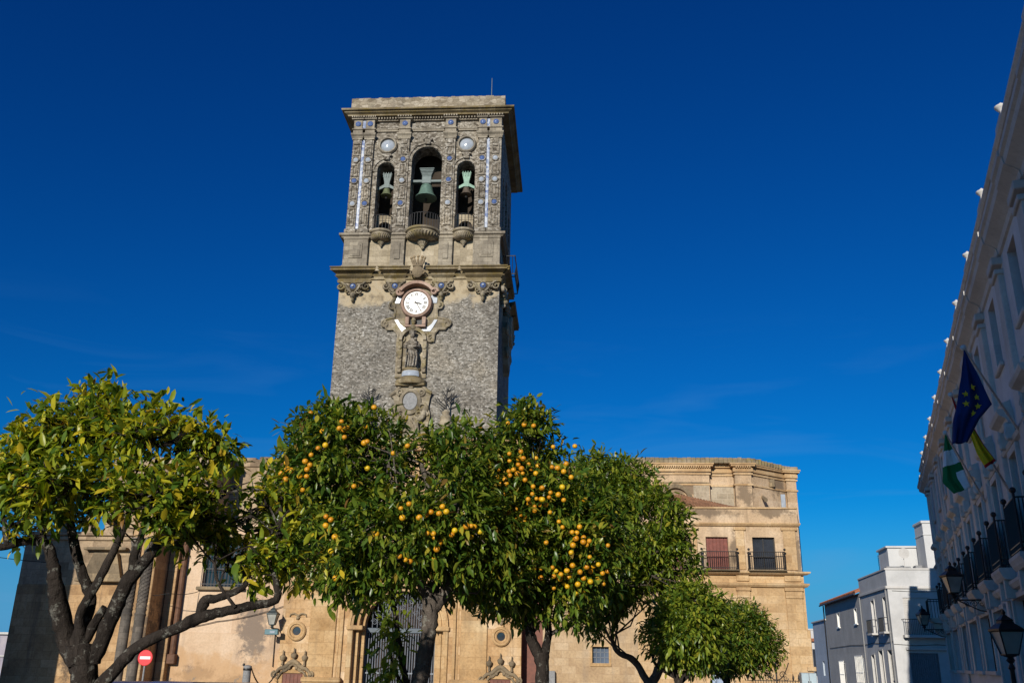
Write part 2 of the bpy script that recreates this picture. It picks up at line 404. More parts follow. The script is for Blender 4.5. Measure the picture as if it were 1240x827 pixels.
M['gateblue'] = simple('blue_grey_transom_paint', (.06,.082,.105), .5, .4, 0, .2, 4)
M['darkwood'] = simple('dark_stained_wood', (.045,.025,.018), .6, .35, 0, .4, 5)
M['brownwood'] = simple('brown_door_wood', (.15,.05,.03), .55, .35, 0, .35, 4)
M['redwood'] = simple('red_brown_shutter_wood', (.17,.05,.035), .55, .35, 0, .35, 6)
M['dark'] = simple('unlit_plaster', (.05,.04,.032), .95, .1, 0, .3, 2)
M['glass'] = glass_mat('window_glass')
M['glass_dark'] = glass_mat('dark_shaded_glass', (.008,.009,.012), .3); M['glass_dark'].node_tree.nodes['Principled BSDF'].inputs['Specular IOR Level'].default_value = .15
M['glass_blue'] = glass_mat('blue_grey_glass', (.10,.13,.18), .12)
M['white_enamel'] = simple('white_clock_enamel', (.78,.77,.73), .35, .4, 0, .05, 3, 0)
M['black'] = simple('black_paint', (.012,.012,.014), .5, .3, 0, .2, 5, 0)
M['cable'] = simple('black_cable', (.03,.028,.026), .7, .2, 0, .2, 5, 0)
M['plaster_white'] = block_mat('white_lime_wash', [(.40,.40,.395), (.50,.50,.495), (.56,.56,.555)], (.45,.45,.45), 7, 5, (.5,.49,.48), .2, streak=.15, bumpk=.12, fine=.12)
M['hall_white'] = block_mat('shaded_white_lime_wash', [(.47,.475,.49), (.57,.575,.59), (.63,.635,.65)], (.5,.5,.5), 7, 5, (.26,.25,.25), .3, streak=.3, bumpk=.15, fine=.2)
M['hall_trim'] = block_mat('cream_trim_limewash', [(.44,.42,.40), (.54,.52,.49), (.6,.58,.55)], (.45,.42,.4), 5, 3, (.22,.19,.15), .4, streak=.35, bumpk=.2, fine=.25)
M['trim_white'] = block_mat('white_trim_limewash', [(.42,.41,.39), (.52,.505,.48), (.58,.565,.545)], (.6,.58,.55), 5, 3, (.36,.32,.27), .35, streak=.25, bumpk=.15, fine=.2)
M['grey_render'] = block_mat('grey_house_render', [(.36,.35,.33), (.43,.42,.40), (.48,.47,.445)], (.39,.38,.36), 5, 4, (.22,.22,.21), .3, streak=.25, bumpk=.3)
M['bluegrey'] = block_mat('blue_grey_house_paint', [(.36,.42,.48), (.42,.48,.55), (.46,.52,.58)], (.4,.46,.52), 5, 4, (.26,.29,.32), .3, streak=.2, bumpk=.2)
M['rooftile'] = simple('terracotta_roof_tile', (.30,.12,.065), .85, .2, 0, .45, 3, .3)
M['rooftile_old'] = simple('old_terracotta_tile', (.27,.14,.08), .9, .15, 0, .5, 2.5, .3)
M['stonepost'] = simple('grey_granite', (.24,.24,.24), .85, .2, 0, .3, 12, .4)
M['lattice'] = block_mat('sooty_carved_stone', [(.05,.045,.04), (.12,.105,.09), (.2,.17,.14)], (.07,.06,.05), .6, .3, (.04,.036,.032), .6)
M['ochre_old'] = block_mat('stained_golden_sandstone', [(.24,.145,.075), (.40,.255,.13), (.5,.35,.2)], (.2,.12,.06), .9, .42, (.10,.075,.055), .85, streak=.75, blots=((-10.1,4.2,.45,2.2),(-14.6,3.0,.6,1.6),(-12.6,1.2,1.0,.6)))
M['cyanbox'] = simple('teal_metal_paint', (.055,.14,.165), .45, .4, 0, .2, 5)
M['lampglass'] = glass_mat('lantern_glass', (.30,.30,.27), .25)
M['bark'] = None

def bark_mat(name, c0, c1, sc=9):
    m = Mat(name, .95, .1); n = m.noise(sc, 8, .7, vec=m.map((1,1,.45)), dist=.6); n2 = m.noise(2.2, 4)
    base = m.ramp(n, [(.3, c0), (.6, c1), (.8, tuple(x*1.5 for x in c1))])
    base = m.mix(m.math('MULTIPLY', m.rng(m.noise(13, 5, .7), .56, .64), .55), base, (.26,.255,.22)); m.col(base)
    m.bump(n, 1.0, .03); m.bump(m.noise(5, 6, .7), .8, .04); m.bump(m.noise(40, 5), .5, .008); return m.m
M['bark'] = bark_mat('orange_tree_bark', (.05,.042,.036), (.15,.125,.105))
M['bark_dark'] = bark_mat('dark_orange_tree_bark', (.012,.010,.009), (.042,.034,.029))

def leaf_mat(name, stops, trans=.3, rough=.38):
    m = Mat(name, rough, .45); g = m.n('ShaderNodeNewGeometry')
    c = m.ramp(g.outputs['Random Per Island'], stops)
    n = m.noise(30, 3); c = m.mix(.5, c, m.ramp(n, [(.3, (.7,.7,.7)), (.7, (1.25,1.2,1.1))]), 'MULTIPLY')
    m.col(c)
    tr = m.n('ShaderNodeBsdfTranslucent'); hs = m.mix(1.0, c, (1.25,1.3,.5), 'MULTIPLY'); m.l(hs, tr.inputs[0])
    mx = m.n('ShaderNodeMixShader'); mx.inputs[0].default_value = trans
    m.l(m.b.outputs[0], mx.inputs[1]); m.l(tr.outputs[0], mx.inputs[2]); m.l(mx.outputs[0], m.t.nodes['Material Output'].inputs[0])
    return m.m
M['leaf_green'] = leaf_mat('orange_leaf_green', [(0,(.03,.07,.012)), (.3,(.07,.14,.018)), (.65,(.155,.225,.025)), (.9,(.27,.30,.035)), (.97,(.42,.36,.04)), (1,(.16,.08,.03))], .38, .33)
M['leaf_mid'] = leaf_mat('orange_leaf_mid_green', [(0,(.05,.10,.015)), (.35,(.12,.195,.022)), (.7,(.23,.29,.03)), (.93,(.29,.32,.035)), (1,(.40,.36,.04))], .38, .35)
M['leaf_yellow'] = leaf_mat('orange_leaf_yellowing', [(0,(.05,.11,.015)), (.3,(.13,.21,.022)), (.6,(.30,.355,.03)), (.84,(.52,.48,.03)), (.96,(.68,.52,.035)), (1,(.22,.10,.03))], .42)
_m = Mat('orange_peel', .42, .45); _oi = _m.n('ShaderNodeObjectInfo'); _rv = _m.ramp(_oi.outputs['Random'], [(0,(.85,.7,.6)),(.5,(1,1,1)),(.85,(1.1,1.2,1)),(1,(1.05,1.55,1.3))])
_m.col(_m.mix(1.0, _rv, _m.ramp(_m.noise(7, 3), [(.3,(.46,.19,.008)), (.6,(.62,.31,.012)), (.8,(.66,.42,.025))]), 'MULTIPLY')); _m.bump(_m.noise(160, 2), .25, .002); M['peel'] = _m.m

# ------------------------------------------------------------------ ground and streets (the setting)
def gz(y): return -1.2 * min(1, max(0, (y - 12) / 34.0))
g = MB(); ys = [-400,-60,-10,0,6,12,18,24,30,36,42,46,60,90,150,400,1500]; xs = [-1500,-200,-60,-40,-20,-8,0,8,20,40,60,200,1500]
vs = [(x, y, gz(y)) for y in ys for x in xs]; nx = len(xs)
g.add(vs, [(j*nx+i, j*nx+i+1, (j+1)*nx+i+1, (j+1)*nx+i) for j in range(len(ys)-1) for i in range(nx-1)])
_m = Mat('plaza_paving', .85, .25); _b = _m.n('ShaderNodeTexBrick'); _m.l(_m.co, _b.inputs['Vector']); _b.inputs['Scale'].default_value = 1
_b.inputs['Brick Width'].default_value = .6; _b.inputs['Row Height'].default_value = .4; _b.inputs['Mortar Size'].default_value = .012
for k, c in (('Color1',(.16,.145,.125,1)),('Color2',(.21,.19,.165,1)),('Mortar',(.12,.11,.1,1))): _b.inputs[k].default_value = c
_m.col(_m.mix(.5, _b.outputs['Color'], _m.ramp(_m.noise(.8, 7), [(.3,(.6,.6,.6)),(.7,(1.2,1.18,1.15))]), 'MULTIPLY')); _m.bump(_b.outputs['Fac'], -.3, .01)
M['paving'] = _m.m
structure(g.build('ground', M['paving']))
_m = Mat('asphalt', .9, .3); _m.col(_m.ramp(_m.noise(1.2, 8, .7), [(.3,(.035,.035,.037)),(.7,(.065,.064,.062))])); _m.bump(_m.noise(60, 3), .4, .01); M['asphalt'] = _m.m
def strip(name, mat, l0, l1, dz, s0=-10, s1=95, n=24, kerb=0):
    mb = MB(); P = []
    for i in range(n+1):
        s = s0 + (s1-s0)*i/n
        for o in (l0, l1):
            p = street_frame((s, o, 0)); P.append((p.x, p.y, gz(p.y)+dz))
    mb.add(P, [(2*i, 2*i+1, 2*i+3, 2*i+2) for i in range(n)])
    if kerb:
        Q = [(p[0], p[1], p[2]-kerb) for p in P[1::2]]; T = P[1::2]
        mb.add(T+Q, [(i, i+1, n+2+i, n+1+i) for i in range(n)])
    return structure(mb.build(name, mat))
strip('road', M['asphalt'], 6.6, 1.5, .004)
strip('pavement', simple('pavement_stone', (.3,.28,.25), .85, .2, 0, .2, 2), -.6, 1.5, .13, kerb=.13)

# ------------------------------------------------------------------ bell tower
TF = church_frame(50.0)
TSIDE = lambda p: Vector((-4.05 + p[1], 50 + p[0], p[2]))
tower = thing('bell_tower', (-8.9, 54.85, -1.2), 'tall square grey stone bell tower with clock, arched belfry and heavy top cornice', 'bell tower')
mb = MB(); mb.box(-13.75, -4.05, 50, 59.7, 6.3, 23.6); mb.box(-13.75, -4.05, 52.3, 59.7, -1.5, 6.3); mb.build('tower_shaft', M['shaft'], tower)
# belfry pedestal zone
mb = MB(); mb.box(-13.6, -4.1, 50.05, 59.6, 23.6, 26.1); mb.build('belfry_base', M['pale_stone'], tower)
for a, b in ((-13.65,-12.15), (-10.75,-9.9), (-7.8,-6.95), (-5.7,-4.05)):
    mb = MB(TF); mb.box(a, b, -.1, .2, 23.85, 26.05, .02)
    mb.box(a-.06, b+.06, -.1, .27, 23.85, 24.12, .03); mb.box(a-.04, b+.04, -.1, .25, 25.85, 26.06, .03)
    w = (b-a)
    if w > 1.2: mb.box((a+b)/2-.42, (a+b)/2+.42, .15, .25, 24.6, 25.6, .02); mb.box((a+b)/2-.3, (a+b)/2+.3, .2, .29, 24.72, 25.48, .02)
    else: mb.box((a+b)/2-.17, (a+b)/2+.17, .15, .27, 24.5, 25.6, .02)
    mb.build('pedestal', M['tower_stone'], tower)
# belfry walls
OPS = [(-11.38, .54, 26.15, 30.72), (-8.8, .95, 26.15, 31.4), (-6.3, .56, 26.15, 30.72)]
mb = MB(TF); mb.archwall(-13.6, -4.1, 26.1, 34.5, OPS, 1.0)
mb.xf = lambda p: Vector((-4.1 + p[1], 50 + p[0], p[2]))
mb.archwall(0, 9.6, 26.1, 34.5, [(2.2,.54,26.15,30.72),(4.8,.95,26.15,31.4),(7.4,.56,26.15,30.72)], 1.0)
mb.xf = None
mb.add([(-13.6,50,26.1),(-13.6,59.6,26.1),(-13.6,59.6,34.5),(-13.6,50,34.5)], [(0,1,2,3)])
mb.add([(-13.6,59.6,26.1),(-4.1,59.6,26.1),(-4.1,59.6,34.5),(-13.6,59.6,34.5)], [(0,1,2,3)])
mb.build('belfry_wall', M['carved'], tower, recalc=False)
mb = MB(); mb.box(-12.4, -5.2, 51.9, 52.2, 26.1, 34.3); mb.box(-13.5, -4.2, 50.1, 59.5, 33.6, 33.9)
mb.build('bell_chamber_shade', M['dark'], tower)  # dark sheets stand in for the shade inside the bell chamber
mb = MB(TF)
for (c, h, zb, zs) in OPS[::2]:
    mb = MB(TF); mb.box(c-h-.05, c+h+.05, -.85, -.55, 27.5, 27.85); mb.archring(c, 27.0, h-.13, h+.2, -.83, -.58, 12)
    mb.build('inner_arch', M['pale_stone'], tower)
mb = MB(TF)
for (c, h, zb, zs) in OPS:
    mb.archring(c, zs, h+.02, h+.2, -.02, .1, 18); mb.archring(c, zs, h+.2, h+.32, -.02, .17, 18)
    for s in (-1, 1):
        mb.box(c+s*(h+.02), c+s*(h+.2), -.02, .1, 26.3, zs); mb.box(c+s*(h), c+s*(h+.3), -.02, .15, zs-.12, zs+.06, .02)
    mb.box(c-.2, c+.2, 0, .3, zs+h+.12, zs+h+.5, .05); mb.box(c-.3, c+.3, 0, .24, zs+h+.42, zs+h+.56, .03)
mb.build('archivolt', M['carved'], tower)
PIL = [(-13.62,-13.06), (-12.84,-12.28), (-10.66,-9.97), (-7.7,-7.03), (-5.56,-5.05), (-4.84,-4.1)]
for i, (a, b) in enumerate(PIL):
    mb = MB(TF); mb.box(a, b, -.02, .2, 26.3, 33.0, .02); c = (a+b)/2; w = (b-a)*.27
    mb.box(a-.08, b+.08, -.02, .27, 26.3, 26.55, .03)
    for z0, z1 in ((26.75,28.0), (28.6,29.6), (30.2,31.1), (31.7,32.35)):
        for s in (-1, 1): mb.box(c+s*w-.045, c+s*w+.045, .15, .27, z0, z1, .015)
        mb.box(c-w, c+w, .15, .255, z0, z0+.09); mb.box(c-w, c+w, .15, .255, z1-.09, z1)
        mb.box(c-.06, c+.06, .15, .25, z0+.22, z1-.22, .02)
    mb.box(c-.2, c+.2, .15, .26, 32.5, 32.85, .02)
    for z in (28.3, 29.9, 31.4): mb.lathe([(.23,.18),(.23,.28),(.17,.28),(.17,.2)], (c, 0, z), 16, 'y')
    mb.build('pilaster', M['carved'], tower)
    mb = MB(TF)                                           # capital, frieze block and dentils above it
    mb.box(a-.05, b+.05, -.02, .28, 32.85, 32.98, .02); mb.sweep([(0,32.98),(.28,32.98),(.3,33.05),(.42,33.16),(.42,33.26),(0,33.28)], a, b, .3, .3)
    mb.box(a-.03, b+.03, -.02, .3, 33.28, 33.55, .02); mb.box(a-.1, b+.1, -.02, .36, 33.55, 33.64, .02)
    mb.box(a, b, -.02, .3, 33.64, 34.28, .02)
    mb.box(a-.14, b+.14, -.02, .42, 34.28, 34.36, .01)
    n = 6
    for k in range(n): mb.box(a-.14+(b-a+.28)*(k+.1)/n, a-.14+(b-a+.28)*(k+.62)/n, -.02, .5, 34.36, 34.5)
    mb.build('capital', M['tower_stone'], tower)
    for z, r_ in ((28.3,.17), (29.9,.17), (31.4,.17), (33.97,.19)):
        mb = MB(TF); o_ = .2 if z < 33 else .3
        mb.lathe([(r_, o_), (r_*.92, o_+.05), (r_*.5, o_+.085), (1e-6, o_+.1)], (c, 0, z), 16, 'y')
        mb.build('ceramic_boss', M['ceramic_blue'] if z > 33 or random.random() < .3 else M['ceramic'], tower, True)
for u in (-12.95, -4.945):
    mb = MB(TF); mb.box(u-.095, u+.095, 0, .14, 26.6, 32.9, .02); mb.box(u-.1, u+.1, 0, .26, 33.66, 34.25, .02)
    mb.build('ceramic_strip', M['strip'], tower)
for u in (-11.38, -6.33):                                # round medallions
    mb = MB(TF); mb.lathe([(.62,0),(.62,.1),(.56,.2),(.48,.2),(.46,.1),(.46,.02)], (u, 0, 32.5), 26, 'y')
    m_ = mb.build('medallion', M['tower_stone'], tower, 30)
    mb = MB(TF); mb.lathe([(.45,.03),(.4,.09),(.2,.15),(1e-6,.17)], (u, 0, 32.5), 22, 'y'); mb.build('ceramic_disc', M['ceramic'], m_, True)
# entablature between the pilasters and top cornice
mb = MB(TF)
cols = [-13.62] + [x for p in PIL for x in p] + [-4.1]
for i in range(1, len(PIL)):
    a, b = PIL[i-1][1], PIL[i][0]
    if b - a < .4: continue
    mb.box(a, b, -.02, .1, 33.5, 33.62, .01); mb.box(a, b, -.02, .14, 33.62, 33.68, .01)
    mb.box(a, b, -.02, .16, 34.26, 34.34, .01)
    n = int((b-a)/.17)
    for k in range(n): mb.box(a+(b-a)*(k+.15)/n, a+(b-a)*(k+.65)/n, -.02, .28, 34.34, 34.49)
mb.build('frieze_moulding', M['tower_stone'], tower)
def ringcornice(mb, prof, x0, x1, y0, y1):
    """profile (out, z) carried round a rectangle with mitred corners"""
    n = len(prof); vs = []
    for (o_, z) in prof: vs += [(x0-o_,y0-o_,z),(x1+o_,y0-o_,z),(x1+o_,y1+o_,z),(x0-o_,y1+o_,z)]
    fs = [(i*4+k, i*4+(k+1) % 4, (i+1)*4+(k+1) % 4, (i+1)*4+k) for i in range(n-1) for k in range(4)] + [(3,2,1,0), tuple((n-1)*4+k for k in range(4))]
    mb.add(vs, fs)
mb = MB(); ringcornice(mb, [(.05,34.5),(.42,34.5),(.45,34.58),(.62,34.66),(.64,34.72),(.78,34.75),(.8,34.86),(.3,34.92),(.05,34.95)], -13.6, -4.1, 50, 59.6)
mb.build('top_cornice', M['cornice'], tower)
random.seed(3)
mb = MB(); N_ = 40                                          # worn parapet above the cornice
for k in range(N_):
    a = -13.9 + 9.98*k/N_; b = -13.9 + 9.98*(k+1)/N_; h = 35.92 + random.uniform(-.03,.03)
    mb.box(a, b, 49.72, 50.3, 34.9, h)
mb.box(-4.4, -3.92, 50.3, 59.9, 34.9, 35.9); mb.box(-13.9, -13.4, 50.3, 59.9, 34.9, 35.9); mb.box(-13.4, -4.4, 59.4, 59.9, 34.9, 35.9)
mb.build('parapet', M['attic'], tower)
mb = MB(); mb.tube([(-4.95,51.2,35.6),(-4.95,51.2,38.3)], [.035,.02], 6); mb.build('lightning_rod', M['copper_pale'], tower)
# string course with three shell shaped balconies
mb = MB()
ringcornice(mb, [(.02,25.98),(.2,25.98),(.24,26.04),(.36,26.1),(.36,26.24),(.05,26.28)], -13.6, -4.1, 50, 59.6)
mb.build('string_course', M['tower_stone'], tower)
for (c, h, r_) in ((-11.38,.54,.62), (-8.8,.95,.98), (-6.3,.56,.62)):
    mb = MB(TF); k = r_/1.12
    mb.lathe([(r_+.12,26.3),(r_+.12,26.18),(r_+.02,26.12),(r_+.02,26.0)], (c,.12,0), 30, 'z', 0, math.pi)
    fl = lambda a, z: 1 + .05*math.cos(a*30)
    mb.lathe([(r_,26.0),(r_*1.0,25.96),(r_*.94,25.88),(r_*.78,25.79),(r_*.5,25.74)], (c,.12,0), 120, 'z', 0, math.pi, fl)
    z0 = 25.74; q = k*.66
    mb.lathe([(.56*q,z0),(.6*q,z0-.08*q),(.5*q,z0-.2*q),(.52*q,z0-.28*q),(.3*q,z0-.55*q),(.16*q,z0-.75*q),(.2*q,z0-.85*q),(.02,z0-1.0*q)], (c,.1,0), 40, 'z', 0, math.pi, lambda a, z: 1+.06*math.cos(a*14))
    mb.build('balcony_corbel', M['ornament'], tower, 35)
    mb = MB(TF); nb = 15 if r_ > .8 else 9; rr = r_ - .02
    pts = [(c-rr*math.cos(math.pi*i/16), .1+rr*.75*math.sin(math.pi*i/16), 27.35) for i in range(17)]
    mb.tube(pts, .03, 6); mb.tube([(p[0],p[1],26.42) for p in pts], .025, 6)
    for i in range(nb+1):
        a = math.pi*i/nb; x, y = c-rr*math.cos(a), .1+rr*.75*math.sin(a)
        mb.tube([(x,y,26.3),(x,y,27.36)], .02, 5)
    mb.build('balcony_railing', M['iron'], tower)
# middle cornice with breaks
CP = [(0,23.0),(.12,23.02),(.17,23.18),(.09,23.2),(.1,23.27),(.28,23.38),(.33,23.43),(.24,23.46),(.26,23.52),(.48,23.62),(.62,23.65),(.62,23.73),(.54,23.75),(.66,23.83),(.66,23.87),(.1,23.93),(0,23.93)]
mb = MB(TF)
for a, b in ((-13.75,-11.95), (-10.85,-9.85), (-7.95,-6.95), (-5.9,-4.05)):
    mb.sweep(CP, a, b, .8, .8)
mb.sweep([(0,23.2),(.1,23.22),(.12,23.38),(.22,23.5),(.22,23.74),(.05,23.82),(0,23.82)], -13.7, -4.1, 0, 0)
mb.xf = TSIDE; mb.sweep(CP, 0, 2.0, .8, .8); mb.sweep(CP, 2.9, 3.9, .8, .8); mb.sweep(CP, 5.7, 6.7, .8, .8); mb.sweep(CP, 7.7, 9.7, .8, .8)
mb.sweep([(0,23.2),(.12,23.38),(.22,23.5),(.22,23.74),(.05,23.82)], .1, 9.6)
mb.build('middle_cornice', M['cornice'], tower)
def ornament(frame0, cx, cz, w, big=True):
    frame = lambda p: frame0((p[0], p[1]*1.6, p[2]))
    mb = MB(frame)
    mb.prism([(cx-w*.5,cz+.32),(cx+w*.5,cz+.32),(cx+w*.3,cz-.12),(cx+w*.12,cz-.35),(cx,cz-.6),(cx-w*.12,cz-.35),(cx-w*.3,cz-.12)], -.02, .12)
    for s in (-1, 1):
        mb.scroll((cx+s*w*.78,.12,cz+.1), .26, .085, 1.4, s, math.pi/2); mb.tube([(cx+s*w*.72,.1,cz+.34),(cx+s*w*.45,.17,cz+.16),(cx+s*w*.3,.16,cz-.12),(cx+s*w*.1,.15,cz-.3)], [.06,.1,.1,.06], 7)
        mb.scroll((cx+s*w*.34,.14,cz-.2), .17, .06, 1.2, -s, 0); mb.ball((cx+s*w*.5,.14,cz+.02), .1, 8)
    mb.lathe([(.28,0),(.28,.16),(.2,.22),(.2,.1)], (cx,0,cz+.08), 16, 'y')
    mb.ball((cx,.12,cz-.48), .17, 8, 1, 1, 1.2); mb.ball((cx,.1,cz-.72), .11, 8, 1, 1, 1.5); mb.box(cx-.24, cx+.24, 0, .2, cz-.42, cz-.34, .02)
    o = mb.build('bracket_ornament', M['ornament'], tower, 50)
    mb = MB(frame); mb.lathe([(.19,.12),(.17,.2),(.08,.24),(1e-6,.25)], (cx,0,cz+.08), 14, 'y'); mb.build('ceramic_boss', M['ceramic_blue'], o, True)
    mb = MB(frame); mb.lathe([(.08,.22),(.07,.28),(1e-6,.3)], (cx,0,cz+.08), 10, 'y'); mb.build('ceramic_centre', M['ceramic'], o, True)
for cx, w in ((-12.85,1.0), (-10.3,.72), (-7.5,.72), (-5.0,1.0)): ornament(TF, cx, 22.62, w)
for cx, w in ((1.0,1.0), (3.4,.7), (6.2,.7), (8.7,1.0)): ornament(TSIDE, cx, 22.62, w)
mb = MB(TSIDE)                                             # clock-less side: carved panel and balcony seen edge on
mb.prism([(3.4,22.4),(6.4,22.4),(6.9,21.2),(6.2,20.2),(5.6,19.2),(4.9,18.6),(4.2,19.2),(3.6,20.2),(2.9,21.2)], 0, .35)
for s in (-1, 1):
    mb.scroll((4.9+s*1.6,.3,21.3), .5, .14, 1.4, s); mb.scroll((4.9+s*1.0,.3,20.0), .4, .12, 1.4, s)
mb.lathe([(1.0,.3),(1.0,.5),(.8,.55),(.75,.4)], (4.9,0,21.6), 22, 'y')
mb.build('side_panel_carving', M['pale_stone'], tower)
mb = MB(TSIDE); mb.tube([(1.0,.1,25.2),(1.0,.85,25.2),(4.2,.85,25.2),(4.2,.1,25.2)], .035, 6); mb.tube([(1.0,.1,24.0),(1.0,.85,24.0),(4.2,.85,24.0),(4.2,.1,24.0)], .035, 6)
for k in range(17): mb.tube([(1+.2*k,.85,24.0),(1+.2*k,.95,24.6),(1+.2*k,.85,25.25)], .02, 5)
for k in range(4): mb.tube([(1,.1+.2*k,24.0),(1,.1+.2*k,25.2)], .02, 5)
mb.build('balcony_railing', M['iron'], tower)

# crown emblem over the clock
mb = MB(TF); c = -8.95
mb.lathe([(.3,0),(.32,.12),(.22,.22),(1e-6,.28)], (c,.4,23.55), 18, 'y', sy=1.25)
for k in range(5):
    a = math.pi*(.12+.19*k); mb.tube([(c+.18*math.cos(a),.45,23.85),(c+.36*math.cos(a),.5,24.15+.12*math.sin(a)),(c+.42*math.cos(a),.5,24.28+.16*math.sin(a))], [.06,.08,.05], 6)
    mb.ball((c+.44*math.cos(a),.5,24.36+.17*math.sin(a)), .09, 8)
mb.box(c-.3, c+.3, .35, .6, 23.86, 23.98, .03)
for s in (-1,1): mb.scroll((c+s*.32,.48,23.5), .16, .05, 1.3, s)
mb.build('crown_emblem', M['dark_trim'], tower, 45)

# clock
PXT = lambda x, y: (lambda p: (p.x, p.z))(at(x, y, 49.9))
half = [(492,351),(480,356),(475,366),(479,377),(478,385),(468,387),(464,393),(469,399),(477,399),(482,405),(483,414),(489,413),(490,405),(497,403),(503,408)]
cl = half + [(1008-x, y-.5) for x, y in reversed(half)]
mb = MB(TF); P = [PXT(*p) for p in cl]; mb.prism(P, 0, .12)
mb.tube([(p[0],.13,p[1]) for p in P[1:14]], .075, 6); mb.tube([(p[0],.13,p[1]) for p in P[16:29]], .075, 6)
for (x, y, hnd) in ((476,371,1),(532,370.5,-1),(466.5,392.5,1),(541.5,392,-1),(486,411,-1),(522,410.5,1)):
    q = PXT(x, y); mb.scroll((q[0],.15,q[1]), .26, .07, 1.3, hnd, math.pi/2)
mb.build('clock_surround', M['ornament'], tower, 45)
clk = MB(TF); CC = (-8.93, 21.55); Z0 = .46
clk.lathe([(.95,0),(.95,.34),(.9,.46),(.77,.5),(.73,.42),(.73,.3)], (CC[0],0,CC[1]), 36, 'y')
clk.archring(CC[0], CC[1]+.08, 1.1, 1.28, 0, .62, 16, R(35), R(145)); 
for s in (-1,1):
    clk.scroll((CC[0]+s*1.05,.4,CC[1]+.72), .22, .09, 1.3, s); clk.ball((CC[0]+s*1.0,.4,CC[1]+.85), .16, 8)
    clk.box(CC[0]+s*.5-.12, CC[0]+s*.5+.12, 0, .4, CC[1]-1.35, CC[1]-.85, .04)
clk.box(CC[0]-.62, CC[0]+.62, 0, .42, CC[1]-1.5, CC[1]-1.36, .03)
_m = block_mat('pinkish_clock_frame_stone', [(.26,.17,.125),(.38,.26,.2),(.44,.33,.26)], (.2,.13,.1), 2, 1, (.12,.09,.07), .6)
clock = clk.build('clock', _m, tower, 40)
mb = MB(TF); mb.lathe([(.735,.3),(.735,.4),(.7,.43),(1e-6,.43)], (CC[0],0,CC[1]), 40, 'y'); mb.build('clock_face', M['white_enamel'], clock)
def hand(name, ang, ln, w):
    mb = MB(TF); d = (math.sin(ang), math.cos(ang)); p = (d[1], -d[0])
    Q = lambda a, b: (CC[0]+d[0]*a+p[0]*b, CC[1]+d[1]*a+p[1]*b)
    mb.prism([Q(-.12,-w),Q(ln*.7,-w*1.2),Q(ln,0),Q(ln*.7,w*1.2),Q(-.12,w)], .45, .475); mb.build(name, M['black'], clock)
hand('hour_hand', R(30*3.42), .36, .032); hand('minute_hand', R(150), .56, .022)
NUM = ['XII','I','II','III','IIII','V','VI','VII','VIII','IX','X','XI']
mb = MB(TF)
for i, s in enumerate(NUM):
    a = 2*math.pi*i/12; d = (math.sin(a), math.cos(a)); p = (d[1], -d[0]); tot = sum(.06 if ch == 'I' else .1 for ch in s); cur = -tot/2
    for ch in s:
        w_ = .06 if ch == 'I' else .1; x0 = cur; cur += w_
        def bar(xa, xb, t):
            L_ = lambda b_, r_: (CC[0]+p[0]*b_+d[0]*r_, CC[1]+p[1]*b_+d[1]*r_)
            mb.prism([L_(xa-t,.44),L_(xa+t,.44),L_(xb+t,.65),L_(xb-t,.65)], .432, .44)
        m0 = x0+w_/2
        if ch == 'I': bar(m0, m0, .019)
        elif ch == 'X': bar(x0+.015, cur-.015, .02); bar(cur-.015, x0+.015, .012)
        else: bar(m0, x0+.012, .02); bar(m0, cur-.012, .012)
mb.build('numerals', M['black'], clock)
mb = MB(TF); mb.box(CC[0]-.36, CC[0]+.36, .1, .16, CC[1]-1.32, CC[1]-.95); mb.build('recess_shade', M['black'], clock)  # flat black panel, painted for the shade of an opening
def tile(pts, name='white_tile_panel'):
    mb = MB(TF); mb.prism([PXT(*p) for p in pts], .12, .17); mb.build(name, M['ceramic'], tower)
tile([(478,362),(484,358),(487,361),(484,368),(479,368)]); tile([(1008-x,y-.5) for x, y in [(478,362),(484,358),(487,361),(484,368),(479,368)]])
tile([(478,388),(482,388),(485,393),(490,397),(498,400),(499,402),(487,402),(484,398)]); tile([(1008-x,y-.5) for x, y in [(478,388),(482,388),(485,393),(490,397),(498,400),(499,402),(487,402),(484,398)]])
# canopied niche, pedestal and cartouche below the clock
nc = -9.05
mb = MB(TF)
mb.prism([(nc-.95,17.0),(nc+.85,17.0),(nc+.9,19.4),(nc+.7,19.85),(nc,20.1),(nc-.7,19.85),(nc-1.0,19.4)], 0, .1)
mb.archring(nc, 19.25, .62, .82, 0, .38, 16); mb.ball((nc,.3,20.05), .2, 10); mb.ball((nc,.3,20.35), .13, 10); mb.lathe([(.04,20.3),(.16,20.45),(.1,20.62),(.02,20.85)], (nc,.3,0), 12)
for s in (-1,1):
    mb.box(nc+s*.72-.12, nc+s*.72+.12, 0, .28, 17.3, 19.3, .03)
    for z in (17.6,18.2,18.8): mb.ball((nc+s*.72,.26,z), .12, 8)
mb.build('statue_niche', M['ornament'], tower, 40)
mb = MB(TF)
mb.lathe([(.84,16.55),(.9,16.62),(.9,16.8),(.72,16.86),(.62,16.95),(.6,17.2),(.5,17.42),(.56,17.46),(.56,17.55),(.02,17.56)], (nc,.05,0), 24, 'z', 0, math.pi, sy=.85)
mb.box(nc-.86, nc+.86, 0, .5, 16.45, 16.6, .04); ped = mb.build('statue_pedestal', M['cornice'], tower, 40)
mb = MB(TF); mb.lathe([(.66,17.0),(.64,17.2),(.58,17.34)], (nc,.06,0), 16, 'z', R(40), R(140), sy=.86); mb.build('white_plaque', M['ceramic'], ped)
body = [(490,459.5),(507,459),(511,466),(516,473),(523,477),(521,482),(519,492),(521,503),(518,520),(512,545),(484,545),(478,520),(474,505),(478,492),(477,483),(473,480),(480,475),(486,467)]
mb = MB(TF); P = [PXT(*p) for p in body]; mb.prism(P, 0, .22)
